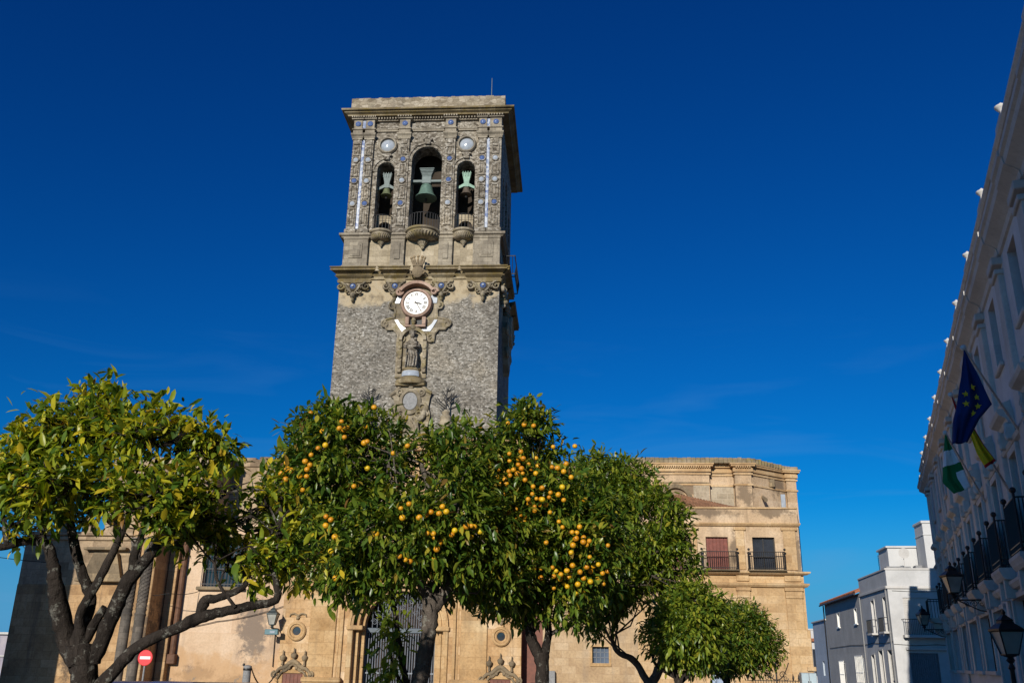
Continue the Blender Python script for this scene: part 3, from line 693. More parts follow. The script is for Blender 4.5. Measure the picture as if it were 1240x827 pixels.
mb.tube([(p[0],.24,p[1]) for p in (P[1:5])], [.07,.1,.12,.08], 7); mb.tube([(p[0],.24,p[1]) for p in ([P[0]]+P[:-4:-1])], [.07,.1,.12,.08], 7)
q0 = PXT(497.5,487)
mb.lathe([(.6,.2),(.62,.34),(.46,.4),(.42,.3)], (q0[0],0,q0[1]), 24, 'y', sy=1.25)
for s in (-1,1):
    for (dx, dz, r_) in ((.62,.55,.2),(.7,-.35,.3),(.5,-.75,.28),(.85,-.8,.2),(.35,-1.05,.24)):
        mb.scroll((q0[0]+s*dx,.27,q0[1]+dz), r_, r_*.35, 1.3, s, R(60*dx*7))
    mb.tube([(q0[0]+s*.9,.25,q0[1]-.3),(q0[0]+s*.75,.34,q0[1]-.9),(q0[0]+s*.4,.36,q0[1]-1.3),(q0[0]+s*.55,.3,q0[1]-1.9)], [.12,.19,.2,.1], 8)
mb.box(q0[0]-.14, q0[0]+.14, .2, .36, q0[1]+.8, q0[1]+1.3, .04)
mb.build('cartouche', M['ornament'], tower, 45)
mb = MB(TF); mb.lathe([(.43,.3),(.4,.36),(1e-6,.38)], (q0[0],0,q0[1]), 22, 'y', sy=1.25); mb.build('oval_plate', M['stonepost'], tower, True)

# statue
sx, sy_, sz = nc+.02, 49.62, 17.56
st = MB()
def ring(zr, rx, ry, ox=0, oy=0): return (zr, rx, ry, ox, oy)
secs = [ring(0,.38,.26), ring(.25,.36,.25,.0), ring(.6,.32,.23,.03), ring(.95,.29,.22,.05), ring(1.2,.3,.23,.04), ring(1.45,.33,.22,.02), ring(1.62,.27,.17,.01), ring(1.7,.13,.11,.0,-.02), ring(1.76,.1,.1,-.01,-.03)]
vs = []; n = 28
for i, (z, rx, ry, ox, oy) in enumerate(secs):
    for k in range(n):
        a = 2*math.pi*k/n; f = 1 + .10*math.sin(9*a + z*1.6)*max(0, 1-z/1.7) + .04*math.sin(4*a+z*5)
        vs.append((sx+ox+rx*f*math.cos(a), sy_+oy+ry*f*math.sin(a), sz+z))
st.add(vs, [(i*n+k, i*n+(k+1) % n, (i+1)*n+(k+1) % n, (i+1)*n+k) for i in range(len(secs)-1) for k in range(n)])
st.ball((sx-.01,sy_-.05,sz+1.92), .16, 12, .85, 1, 1.15)
st.tube([(sx-.01,sy_-.19,sz+1.94),(sx-.01,sy_-.225,sz+1.9)], [.02,.03], 6)
st.tube([(sx-.3,sy_,sz+1.5),(sx-.42,sy_-.12,sz+1.2),(sx-.25,sy_-.3,sz+1.08)], [.1,.09,.06], 8)
st.tube([(sx+.3,sy_,sz+1.5),(sx+.42,sy_-.15,sz+1.22),(sx+.2,sy_-.32,sz+1.18)], [.1,.09,.06], 8)
st.tube([(sx+.2,sy_-.28,sz+1.12),(sx+.22,sy_-.28,sz+1.4),(sx+.22,sy_-.28,sz+1.52)], [.13,.12,.06], 8); st.ball((sx+.22,sy_-.3,sz+1.63), .1, 10)
st.lathe([(.15,2.04),(.17,2.12),(.2,2.22),(.1,2.2)], (sx-.01,sy_-.03,sz), 12, 'z', mod=lambda a, z: 1+.12*math.cos(6*a))
for k in range(5):
    x = sx-.32+.15*k; st.tube([(x,sy_-.2,sz+1.0),(x+.06,sy_-.27,sz+.6),(x+.02,sy_-.27,sz+.03)], [.02,.045,.05], 6)
o = st.build('statue', M['carved'], None, 60); tag(o, 'weathered stone statue of a robed crowned figure holding a child on the tower front', 'statue')

# bells
def bell(c, r_, label, mat, yoke_mat, Yb=50.42):
    t = thing('bell', (c[0], Yb, c[1]), label, 'bell', 'bells in the belfry arches')
    mb = MB(); h = r_*1.45
    mb.lathe([(r_*.9,-.02),(r_,0),(r_*.97,.06*h),(r_*.78,.2*h),(r_*.64,.45*h),(r_*.56,.72*h),(r_*.48,.88*h),(r_*.3,.97*h),(.02,h)], (c[0],Yb,c[1]), 30)
    mb.build('bell_body', mat, t, 50)
    mb = MB(); mb.tube([(c[0],Yb,c[1]+.6*h),(c[0],Yb,c[1]-.12)], [.03,.05], 8); mb.ball((c[0],Yb,c[1]-.14), .09, 8); mb.build('clapper', M['iron'], t)
    mb = MB(lambda p: Vector((c[0]+p[0], Yb-p[1], c[1]+p[2]))); k = r_/.68
    if r_ > .5:
        mb.box(-1.0,1.0,-.16,.16,h+.08,h+.26,.03); mb.box(-.3,.3,-.18,.18,h,h+.5,.03)
        for k_ in range(6): 
            w = .3+.035*k_; mb.box(-w,w,-.17-.01*k_,.17+.01*k_,h+.5+.1*k_,h+.58+.1*k_,.02)
        mb.prism([(-.24,h+.4),(.24,h+.4),(.44,h+1.1),(-.44,h+1.1)], -.15, .15)
    else:
        mb.prism([(-.14,h),(.14,h),(.17,h+.4),(.3,h+1.0),(-.3,h+1.0),(-.17,h+.4)], -.12, .12)
        for s in (-1,1): mb.prism([(s*.1,h+.3),(s*.58,h-.02),(s*.6,h-.16),(s*.5,h-.14),(s*.1,h+.06)], -.09, .09)
        for q in (-.18,-.06,.06,.18): mb.box(q-.03+q*.3, q+.03+q*.3, -.15, .15, h+.72, h+1.08, .01)
    mb.build('headstock', yoke_mat, t)
    mb = MB(); mb.tube([(c[0]-r_*1.45,Yb,c[1]+h+.1),(c[0]+r_*1.45,Yb,c[1]+h+.1)], .05, 8); mb.build('axle', M['iron'], t)
bell((-8.83,28.95), .68, 'large green bronze bell in the middle belfry arch', M['copper'], M['copper_pale'])
bell((-11.36,29.15), .37, 'small olive bell with pale headstock in the left belfry arch', simple('olive_bronze', (.15,.17,.09), .5, .4, .35, .3, 5), M['copper_pale'])
bell((-6.3,29.15), .37, 'small brown bell with green headstock in the right belfry arch', simple('brown_bronze', (.13,.10,.075), .5, .4, .35, .3, 5), M['copper'])

# ------------------------------------------------------------------ church body
church = thing('church', (-12, 53, -1.2), 'long golden stone church with arched doorway and pink rendered side wall', 'church')
PF = church_frame(49.5)
mb = MB(PF); mb.archwall(-15.15, -2.45, -1.5, 13.2, [(-8.92, 2.38, -1.5, 3.2)], .32)
mb.add([(-15.15,0,-1.5),(-15.15,-1,-1.5),(-15.15,-1,13.2),(-15.15,0,13.2)], [(0,1,2,3)]); mb.add([(-2.45,0,-1.5),(-2.45,-1,-1.5),(-2.45,-1,13.2),(-2.45,0,13.2)], [(0,1,2,3)])
portal = mb.build('portal', M['ochre'], church, recalc=False)
mb = MB(lambda p: PF((p[0], p[1]-.32, p[2]))); mb.archwall(-11.5, -6.3, -1.5, 6.0, [(-8.92, 2.12, -1.5, 3.2)], .3)
mb.xf = lambda p: PF((p[0], p[1]-.62, p[2])); mb.archwall(-11.4, -6.4, -1.5, 6.0, [(-8.92, 1.89, -1.5, 3.2)], .5)
mb.build('door_reveal', M['ochre_trim'], portal, recalc=False)
mb = MB(PF); mb.archring(-8.92, 3.2, 2.38, 2.52, -.05, .1, 24); mb.archring(-8.92, 3.2, 2.52, 2.66, -.05, .16, 24); mb.archring(-8.92, 3.2, 2.14, 2.26, -.4, -.24, 24); mb.archring(-8.92, 3.2, 1.9, 2.0, -.7, -.55, 24)
for s in (-1,1):
    c = -8.92
    mb.box(c+s*2.38, c+s*2.66, -.05, .1, -1.5, 3.05, .03); mb.box(c+s*1.86, c+s*2.72, -.6, .18, 3.05, 3.28, .04)
    mb.box(c+s*2.14, c+s*2.26, -.4, -.24, -1.5, 3.05); mb.box(c+s*2.9, c+s*3.06, -.02, .12, -1.5, 13.0, .02)
    mb.box(c+s*3.3, c+s*4.7, -.02, .1, -1.5, 13.0, .03); mb.box(c+s*3.2, c+s*4.8, -.02, .22, -1.5, -.6, .04)
    mb.box(c+s*2.8, c+s*4.85, 0, .45, .45, .7, .05); mb.box(c+s*2.85, c+s*4.8, 0, .38, -.9, .45, .03)
    mb.box(c+s*3.12, c+s*3.2, -.02, .02, -1.5, 13.0)
mb.box(-15.3, -2.3, 0, .5, 12.9, 13.2, .06); mb.box(-15.2, -2.4, 0, .3, 12.6, 12.9, .05)
mb.build('portal_moulding', M['ochre_trim'], portal)
GF = lambda p: PF((p[0], p[1]-1.0, p[2]))
mb = MB(GF); c = -8.92
for k in range(29):
    x = c-1.85+3.7*k/28; zt = 3.2 + math.sqrt(max(0, 1.87**2-(x-c)**2))
    mb.tube([(x,0,-1.2),(x,0,2.95)], .032, 6)
    if 6 < k < 22 or k % 2 == 0: mb.tube([(x,0,3.2),(x,0,zt)], .022, 6)
for z in (-.9,.9): mb.box(c-1.88, c+1.88, -.03, .03, z, z+.07)
for k in range(9):
    a = math.pi*(k+.5)/9
    mb.scroll((c+1.5*math.cos(a),.03,3.25+1.45*math.sin(a)), .18, .018, 1.6, 1 if k % 2 else -1, a); mb.scroll((c+1.12*math.cos(a),.03,3.25+1.0*math.sin(a)), .15, .016, 1.6, -1, a)
gate = mb.build('iron_gate', M['gate'], portal)
mb = MB(GF); mb.box(c-1.89, c+1.89, -.08, .1, 2.95, 3.2, .02); mb.box(c-.06, c+.06, -.05, .08, -1.2, 2.95); mb.box(c-1.89, c-1.81, -.05, .06, -1.2, 2.95); mb.box(c+1.81, c+1.89, -.05, .06, -1.2, 2.95)
mb.build('transom', M['gateblue'], gate)
mb = MB(GF); mb.box(c-2.0, c+2.0, -1.2, -1.1, -1.5, 5.4)
for k in range(7): mb.box(c-1.9+.55*k, c-1.45+.55*k, -1.12, -1.05, -1.0, 2.8, .02)
mb.build('inner_door', M['darkwood'], portal)
# oculi and crested side doors
for cx, dz in ((-14.3, 0), (-3.5, -.12)):
    cz = 2.95+dz
    mb = MB(PF); mb.lathe([(.5,0),(.5,.1),(.44,.16),(.36,.16),(.32,.08),(.28,.1),(.22,.06),(.2,-.02)], (cx,0,cz), 26, 'y')
    oc = mb.build('oculus', M['ochre_trim'], portal, 35)
    mb = MB(PF); mb.lathe([(.21,0.0),(1e-6,.005)], (cx,0,cz), 20, 'y'); mb.build('oculus_glass', M['glass'], oc)
    mb = MB(PF)
    for s in (-1,1): mb.tube([(cx,.06,cz+.78),(cx+s*.2,.07,cz+.88),(cx+s*.4,.06,cz+.84),(cx+s*.45,.06,cz+.72)], [.05,.05,.04,.03], 6)
    mb.ball((cx,.05,cz+.66), .1, 8); mb.tube([(cx-.1,.05,cz+.6),(cx+.12,.05,cz+.72)], .03, 6); mb.build('carved_swag', M['dark_trim'], portal)
    dz2 = dz*.9
    mb = MB(PF)                                        # crest
    pts = []
    for i in range(25):
        t = -1 + 2*i/24; x = cx + .98*t; z = 1.02 + .32*math.cos(t*math.pi*.55)*1.0 - .32*max(0,abs(t)-.7)/.3 + .1*math.cos(t*2*math.pi*1.0) + dz2; pts.append((x,.12,z))
    mb.tube(pts, [.07+.045*math.sin(math.pi*i/24) for i in range(25)], 8)
    mb.tube([(p[0]*.8+cx*.2,.14,p[2]-.15) for p in pts], .06, 7)
    for s in (-1,1):
        mb.scroll((cx+s*.95,.14,.78+dz2), .17, .06, 1.3, -s, math.pi/2); mb.scroll((cx+s*.42,.15,1.12+dz2), .14, .05, 1.3, s); mb.ball((cx+s*.2,.15,1.12+dz2), .1, 8)
    mb.build('door_crest', M['dark_trim'], portal, 50)
    for s in (-1,0,1):
        mb = MB(PF); z = (1.38 if s else 1.5)+dz2
        mb.lathe([(.07,-.14),(.05,-.02),(.05,.08),(.12,.12),(.15,.2),(.17,.28),(.13,.33),(.05,.37),(.06,.41),(.03,.44),(.035,.55),(.01,.62)], (cx+s*.58,.13,z), 14)
        mb.build('urn_finial', M['dark_trim'], portal, 50)
    mb = MB(PF)
    for s in (-1,1): mb.box(cx+s*.53, cx+s*.8, -.02, .08, -1.4, .86+dz2, .02); mb.scroll((cx+s*.84,.06,.55+dz2), .12, .035, 1.2, s)
    mb.box(cx-.66, cx+.66, -.02, .1, .86+dz2, 1.06+dz2, .02); mb.build('door_frame', M['ochre_trim'], portal)
    mb = MB(PF); mb.box(cx-.53, cx+.53, -.02, .03, -1.3, .86+dz2)
    for k in range(5): mb.box(cx-.5+.2*k, cx-.33+.2*k, .02, .05, -1.25, .82+dz2, .01)
    mb.build('side_door', M['brownwood'], portal)
# salmon render wall, ruined-looking gothic walls at the far left, nave wall
mb = MB(TF); mb.wall(-21.6, -15.0, -1.5, 8.6, [(-19.95,-17.7,5.2,7.7)], .35, 2.5); mb.build('rendered_wall', M['pink'], church, recalc=False)
w = MB(TF); w.box(-20.15,-17.5,0,.28,5.0,5.18,.03); w.box(-20.1,-17.55,-.05,.2,7.7,7.95,.03); win = w.build('barred_window', M['dark_trim'], church)
w = MB(TF); w.box(-19.95,-17.7,-.34,-.3,5.2,7.7); w.build('window_pane', M['glass'], win)
w = MB(TF)
for k in range(13): w.tube([(-19.95+.1875*k,.14,5.18),(-19.95+.1875*k,.14,7.72)], .022, 5)
for z in (5.3,6.1,6.9,7.6): w.box(-19.97,-17.68,.12,.16,z,z+.04)
w.build('window_bars', M['iron'], win)
mb = MB(TF); mb.box(-30.3, -21.6, -2.5, 0, -1.5, 8.0); mb.box(-30.45, -21.6, -.4, .12, 7.6, 7.8, .03); mb.box(-30.4,-21.6,-.4,.2,7.85,8.05,.03)
mb.build('end_wall', M['nave'], church)
for x in (-29.7, -28.4, -27.1, -25.8):
    mb = MB(); mb.lathe([(.34,8.0),(.34,8.5),(.4,8.55),(.4,8.65),(.24,8.8),(.1,9.5),(.14,9.6),(.02,9.85)], (x,50.5,0), 8); mb.build('pinnacle', M['nave'], church)
mb = MB(TF); mb.box(-26.9,-24.2,0,.5,5.35,5.55,.04); mb.prism([(-26.6,5.55),(-24.4,5.55),(-24.8,6.9),(-26.1,6.9)], 0, .35); mb.box(-26.7,-24.3,0,.42,7.05,7.2,.03)
mb.build('blocked_window_hood', M['dark_trim'], church)
mb = MB(TF); mb.lathe([(.62,0),(.62,.1),(.5,.14),(.48,.02)], (-25.2,0,3.4), 24, 'y', R(200), R(380)); mb.box(-23.9,-23.3,0,.14,.2,6.6,.02)
mb.build('wall_relief', M['ochre_trim'], church)
mb = MB(); mb.box(-30.3,-21.6,49.96,50.2,-1.4,5.2); mb.build('lower_wall_facing', M['ochre_old'], church)
# pier with carved columns
mb = MB(); mb.box(-23.2,-21.75,47.9,50.1,-1.5,8.4,.03); mb.box(-23.3,-21.65,47.8,50.1,8.4,8.7,.04); mb.box(-21.7,-21.2,49.5,50.1,-1.5,8.4,.02)
pier = mb.build('pier', M['ochre_old'], church)
for cx in (-22.88, -22.15):
    mb = MB(); mb.lathe([(.27,-1.2),(.27,3.5),(.3,3.6),(.26,3.7)] + [(.26,3.8+.2*k) for k in range(17)] + [(.34,7.3),(.34,7.5)], (cx,47.9,0), 40, 'z', math.pi, 2*math.pi)
    for k in range(16):
        for s in (-1,1):
            pts = [(cx-.27*math.cos(R(30*i)) * s, 47.9-.27*math.sin(R(30*i)), 3.8+.2*k+.11*i) for i in range(7)]
            mb.tube(pts, .028, 4)
    mb.build('carved_column', M['lattice'], pier)
mb = MB(); mb.tube([(-21.0,49.8,1.5),(-21.0,49.8,8.5)], .15, 10); mb.box(-21.25,-20.75,49.6,50,1.2,1.7,.04); mb.build('downpipe', simple('rusty_brown_pipe', (.12,.06,.035), .7, .3, 0, .4, 4), church)
# nave wall behind
mb = MB(); mb.box(-4.1,4.3,51.2,62,-1.5,12.05); mb.box(-4.05,4.3,51.05,51.4,11.95,12.3,.05); mb.build('nave_wall', M['nave'], church)
mb = MB(); mb.box(-26.5,-13.7,51.2,62,6,12.3); mb.box(-26.6,-13.75,51.1,51.5,12.0,12.45,.05)
for k in range(14): 
    x = -26+.9*k; mb.box(x, x+.7, 51.15, 51.6, 12.3, 12.45+random.uniform(0,.18), .04)
mb.build('nave_wall', M['nave'], church)
mb = MB(); mb.box(-20.75,-19.45,48.6,51.3,8.3,12.3,.04); mb.box(-20.85,-19.35,48.5,51.3,12.3,12.55,.04)
mb.prism([(-20.9,12.55),(-19.3,12.55),(-20.1,13.2)], 48.45, 51.3); mb.build('buttress', M['nave'], church)
mb = MB(); mb.box(-21.6,-15.1,50.1,51.4,8.6,8.8,.04); mb.box(-24,-21.6,50.2,51.4,8.0,9.2); mb.build('ledge', M['dark_trim'], church)
# rough wall right of the portal
mb = MB(TF); mb.wall(-1.35, 3.6, -1.5, 8.2, [(1.22,2.08,1.62,2.42)], .3, 2); mb.build('side_wall', M['roughwall'], church, recalc=False)
w = MB(TF); w.box(1.1,2.2,0,.06,1.45,1.6,.02); w.box(1.12,1.22,0,.04,1.6,2.5); w.box(2.08,2.18,0,.04,1.6,2.5); w.box(1.12,2.18,0,.05,2.42,2.52); win = w.build('small_window', M['ochre_trim'], church)
w = MB(TF); w.box(1.22,2.08,-.28,-.25,1.62,2.42); w.build('window_pane', M['glass_blue'], win)
w = MB(TF)
for k in range(1,4): w.box(1.22+.215*k-.015,1.22+.215*k+.015,-.24,-.2,1.62,2.42)
for z in (1.88,2.14): w.box(1.22,2.08,-.24,-.2,z,z+.03)
w.build('window_bars', M['gate'], win)
mb = MB(TF); mb.box(-2.45,-1.35,-.6,-.5,-1.5,9); mb.box(-2.0,-1.7,-.5,-.44,.6,2.2); mb.build('recess_panel', M['brownwood'], church)
mb = MB(TF); mb.box(-1.4,-1.0,0,.25,-1.2,1.2,.03); mb.box(-1.1,-.7,.01,.3,.5,1.2,.02); mb.build('meter_box', M['stonepost'], church)

# two iron sprays on stone finials above the portal
for i, (x, lab) in enumerate(((-6.85,'dark iron spray on a stone finial to the right of the oval plaque'), (-11.35,'dark iron spray on a stone finial to the left of the oval plaque'))):
    t = thing('iron_finial', (x,49.35,13.2), lab, 'finial', 'iron sprays above the church portal')
    mb = MB(); mb.lathe([(.42,13.2),(.42,13.45),(.25,13.55),(.22,13.8),(.36,14.0),(.38,14.2),(.3,14.3),(.34,14.5),(.2,14.65),(.24,14.8),(.08,14.95)], (x,49.35,0), 14); mb.build('stone_base', M['pale_stone'], t, 45)
    mb = MB(); rnd = random.Random(5+i)
    mb.tube([(x,49.35,14.8),(x,49.35,16.3)], [.05,.025], 6)
    for k in range(9):
        a = rnd.uniform(0, 6.28); z = 15.0+.12*k; ln = .75-.05*k; d = Vector((math.cos(a)*1.2, math.sin(a)*.5, .45)).normalized()
        p = Vector((x,49.35,z)); e = p+d*ln; mb.tube([p, p+d*ln*.6+Vector((0,0,.06)), e+Vector((0,0,.2))], [.03,.025,.012], 5)
        for q in range(4):
            s = p+d*ln*(.4+.18*q); mb.tube([s, s+Vector((d.x*.2+rnd.uniform(-.12,.12), rnd.uniform(-.1,.1), .2))], [.02,.006], 4)
    mb.build('iron_spray', M['iron'], t)

# ------------------------------------------------------------------ church annex on the right
annex = thing('church_annex', (8, 53, -1.2), 'golden stone wing with two balcony windows below a mossy curved parapet', 'church wing')
WN = [(4.9,6.08,6.36,8.1), (7.36,8.54,6.36,8.1), (9.82,11.0,6.36,8.1)]
mb = MB(TF); mb.wall(3.6, 12.35, -1.5, 6.3, [(7.3,8.05,-1.3,1.35)], .3); mb.build('lower_wall', M['annex'], annex, recalc=False)
mb = MB(TF); mb.wall(3.6, 12.3, 6.3, 9.6, WN, .28); mb.xf = None
mb.add([(12.35,50,-1.5),(13.58,55,-1.5),(13.58,55,9.6),(12.3,50,9.6)], [(0,1,2,3)]); mb.add([(3.6,50,9.6),(12.3,50,9.6),(13.58,55,9.6),(13.58,62,9.6),(3.6,62,9.6)], [(0,1,2,3,4)])
mb.add([(3.6,50,-1.5),(3.6,62,-1.5),(3.6,62,9.6),(3.6,50,9.6)], [(0,1,2,3)])
mb.build('upper_wall', M['annex_top'], annex, recalc=False)
mb = MB(TF)
for a, b in ((6.35,7.0), (8.85,9.5), (11.35,12.2)):
    mb.box(a,b,-.02,.08,-1.5,5.4,.02); mb.box(a-.06,b+.06,-.02,.16,5.32,5.5,.02); mb.box(a-.02,b+.02,-.02,.14,4.95,5.3,.03); mb.box(a,b,-.02,.1,5.82,6.16,.02)
    mb.box(a+.1,b-.1,-.02,.07,6.4,8.6,.02); mb.box(a,b,-.02,.12,8.45,8.62,.02)
mb.sweep([(0,5.5),(.12,5.52),(.22,5.62),(.24,5.7),(0,5.74)], 3.6, 12.35, 0, 1); mb.sweep([(0,6.12),(.2,6.14),(.34,6.22),(.36,6.3),(0,6.33)], 3.6, 12.3, 0, 1)
mb.sweep([(0,8.66),(.1,8.68),(.18,8.78),(.18,8.84),(0,8.86)], 3.6, 12.25, 0, .8); mb.box(3.6,12.3,-.1,.08,9.6,9.7,.02)
mb.box(12.15,12.45,-.3,.1,-1.5,3.4,.03); mb.box(12.1,12.55,-.3,.22,1.4,1.62,.03)
mb.build('cornice_band', M['annex'], annex)
for i, q in enumerate(WN):
    mb = MB(TF)
    if i < 2:
        mb.box(q[0],q[1],-.26,-.22,q[2],q[3])
        for k in range(6): mb.box(q[0]+.02+.195*k, q[0]+.18+.195*k, -.22, -.19, q[2]+.03, q[3]-.05, .01)
        mb.box(q[0],q[1],-.22,-.17,q[2]+.75,q[2]+.85)
        mb.build('shutter', M['redwood'], annex)
    else:
        mb.box(q[0],q[1],-.26,-.23,q[2],q[3]); wo = mb.build('balcony_window', M['glass'], annex)
        mb = MB(TF)
        for x in (q[0], (q[0]+q[1])/2-.03, q[1]-.06): mb.box(x, x+.06, -.22, -.16, q[2], q[3])
        mb.box(q[0],q[1],-.22,-.16,q[3]-.06,q[3]); mb.box(q[0],q[1],-.22,-.17,q[2]+.7,q[2]+.76); mb.build('window_frame', M['iron'], wo)
    mb = MB(TF); a, b = q[0]-.32, q[1]+.36
    mb.box(a-.05,b+.05,0,.56,6.3,6.37,.01)
    bal = mb.build('balcony_slab', M['dark_trim'], annex)
    mb = MB(TF)
    for z in (6.45,7.28): mb.tube([(a,0,z),(a,.5,z),(b,.5,z),(b,0,z)], .022, 6)
    n = 17
    for k in range(n+1): mb.tube([(a+(b-a)*k/n,.5,6.37),(a+(b-a)*k/n,.5,7.28)], .014 if 0 < k < n else .03, 5)
    for x in (a,b):
        for y in (.17,.34): mb.tube([(x,y,6.37),(x,y,7.28)], .014, 5)
        mb.ball((x,.5,7.4), .07, 8)
    mb.build('balcony_railing', M['iron'], annex)
mb = MB(TF); mb.box(7.3,8.05,-.26,-.2,-1.3,1.35); mb.box(7.35,7.65,-.2,-.17,-.9,1.2,.01); mb.box(7.7,8.0,-.2,-.17,-.9,1.2,.01); mb.build('annex_door', simple('pale_blue_door_paint', (.26,.33,.45), .5, .4, 0, .15, 3), annex)
# set back upper block with canted corner
plan = [(3.8,53.0),(8.2,53.0),(8.2,53.45),(9.66,53.45),(9.66,52.95),(10.6,52.95),(10.6,53.1),(13.0,55.0),(13.0,54.8),(13.6,54.9),(13.6,62),(3.8,62)]
def planprism(mb, pl, z0, z1, grow=0.0):
    P = []
    n = len(pl); ctr = (9, 58)
    for i in range(n):
        p0, p1, p2 = pl[i-1], pl[i], pl[(i+1) % n]
        def nrm(a, b):
            d = (b[0]-a[0], b[1]-a[1]); l_ = math.hypot(*d) or 1; return (d[1]/l_, -d[0]/l_)
        n1, n2 = nrm(p0,p1), nrm(p1,p2); k = 1+n1[0]*n2[0]+n1[1]*n2[1]; k = max(k, .5)
        P.append((p1[0]+grow*(n1[0]+n2[0])/k, p1[1]+grow*(n1[1]+n2[1])/k))
    mb.add([(p[0],p[1],z0) for p in P]+[(p[0],p[1],z1) for p in P], [list(range(n)), list(range(2*n-1,n-1,-1))]+[(i,(i+1) % n,n+(i+1) % n,n+i) for i in range(n)])
mb = MB(); planprism(mb, plan, 9.5, 12.35); mb.build('apse_wall', M['annex_top'], annex)
mb = MB(); mb.box(8.25,9.62,53.4,53.47,9.6,11.4); mb.box(7.25,8.15,52.97,53.02,10.0,11.5); mb.build('exposed_masonry', M['brickpatch'], annex)
mb = MB(); planprism(mb, plan, 11.42, 11.52, .07); planprism(mb, plan, 12.05, 12.14, .08); planprism(mb, plan, 12.22, 12.42, .1); planprism(mb, plan, 12.52, 12.62, .22); planprism(mb, plan, 12.62, 12.7, .27)
for k in range(34): 
    x = 3.9+.13*k; mb.box(x, x+.07, 52.78, 53.02, 12.42, 12.52)
for k in range(7): mb.box(9.7+.13*k, 9.77+.13*k, 52.72, 52.97, 12.42, 12.52)
planprism(mb, plan, 12.42, 12.52, .06); mb.build('apse_cornice', M['annex'], annex)
mb = MB(); rnd = random.Random(4)
for k in range(26):
    x0 = 3.75+.265*k; h = 13.03+rnd.uniform(-.02,.02)
    mb.box(x0, x0+.266, 52.8+rnd.uniform(0,.06), 54.2, 12.7, h, .03)
for k in range(13):
    t = k/13; x = 10.6+2.6*t; y = 53.0+2.0*t; h = 13.03-.12*t+rnd.uniform(-.03,.03)
    mb.box(x, x+.34, y, y+1.4, 12.68, h, .04)
mb.box(12.95,13.75,54.75,57,12.68,12.9,.04)
mb.build('mossy_coping', M['mossroof'], annex)
mb = MB(); mb.box(5.3,8.15,52.9,53.03,11.52,11.6,.01); mb.xf = church_frame(53.0); mb.archring(6.2,10.5,.74,.98,-.02,.2,20); mb.build('blind_arch', M['dark_trim'], annex)
mb = MB(); mb.add([(5.6,50.7,9.75),(9.3,50.7,9.75),(9.62,53.0,10.12),(6.6,53.0,10.85),(5.6,53.0,10.85)], [(0,1,2,3,4)])
for k in range(25):
    x = 5.62+.155*k; mb.tube([(x,50.62,9.78),(x,52.95,10.85-max(0,(x-6.6))*.24)], .055, 6)
mb.build('tiled_lean_to', M['rooftile_old'], annex)
mb = MB(); mb.tube([(11.3,53.8,10.95),(11.35,53.0,10.6)], [.09,.12], 8); mb.build('water_spout', M['dark_trim'], annex)
mb = MB(); mb.box(12.55,12.8,54.5,54.66,10.3,11.2); mb.build('cross_plaque', M['ceramic'], annex)
mb = MB(); mb.box(11.85,12.15,53.98,54.25,11.55,12.0,.02); mb.build('blocked_opening', M['dark_trim'], annex)

# ------------------------------------------------------------------ town hall on the right
hall = thing('town_hall', street_frame((25,-4,0)), 'long shaded white building with pilasters, urns along its parapet and black balconies', 'town hall')
S0, S1 = -2.0, 59.2; BAY = 4.05
MEZ = [(22.05+BAY*k-.55, 22.05+BAY*k+.55, 9.2, 11.0) for k in range(-5, 9)]
MAIN = [(22.05+BAY*k-.58, 22.05+BAY*k+.58, 4.34, 6.86) for k in range(-5, 9)]
GRD = [(c-1.5, c+1.5, 1.58, 3.42) for c in (55.7, 51.25, 46.8, 42.2, 37.9)] + [(32.6,35.2,-1.4,3.4),(27.4,30.4,-1.4,3.5),(22.0,24.4,-1.4,3.4),(17.6,20,1.5,3.3),(13.2,15.6,1.5,3.3)]
mb = MB(street_frame); mb.wall(S0, S1, -1.6, 11.6, MEZ+MAIN+GRD, .32, 9); mb.build('facade_wall', M['hall_white'], hall, recalc=False)
mb = MB(street_frame)
CPR = [(0,11.25),(.06,11.27),(.08,11.42),(.18,11.5),(.34,11.6),(.36,11.76),(.42,11.8),(.42,11.92),(0,11.98)]
mb.sweep(CPR, S0, S1, 0, .5)
for k in range(-4, 10):
    u = 19.8+BAY*k; mb.sweep([(p[0]+.03 if p[0] else 0, p[1]+.004) for p in CPR], u-.55, u+.55, .1, .1)
mb.sweep([(0,7.05),(.1,7.07),(.14,7.16),(0,7.18)], S0, S1); mb.sweep([(0,3.72),(.12,3.75),(.2,3.86),(.2,3.94),(0,3.97)], S0, S1)
mb.build('cornice', M['hall_trim'], hall)
mb = MB(street_frame); mb.box(S0, S1+.1, -.35, .12, 11.96, 12.76); mb.sweep([(-.35,12.76),(.16,12.76),(.22,12.82),(.22,12.88),(-.35,12.9)], S0, S1+.2)
for k in range(-4, 10): 
    u = 19.8+BAY*k; mb.box(u-.42, u+.42, -.38, .13, 11.96, 12.84, .02); mb.box(u-.46,u+.46,-.4,.215,12.84,13.0,.02)
mb.box(S1-.35, S1, -9, -.35, 11.6, 12.76)  # end return added so the hall's shade reaches higher on the white house
mb.build('parapet', M['hall_trim'], hall)
mb = MB(street_frame); mb.box(49, 58.4, -8.6, -1.6, 11.6, 14.6); mb.box(48.8, 58.6, -8.8, -1.4, 14.6, 14.8, .03); mb.build('shade_roof_storey', M['hall_white'], hall)  # unseen storey added to raise the shade on the white house
mb = MB(street_frame); mb.lathe([(.09,0),(.09,.03),(.04,.07),(.035,.14),(.07,.2),(.12,.26),(.14,.29),(.14,.315),(.07,.34),(.04,.38),(.01,.41)], (19.8-BAY*4,0.1,13.0), 16)
f0 = mb.build('urn_finial', M['hall_trim'], hall, 50)
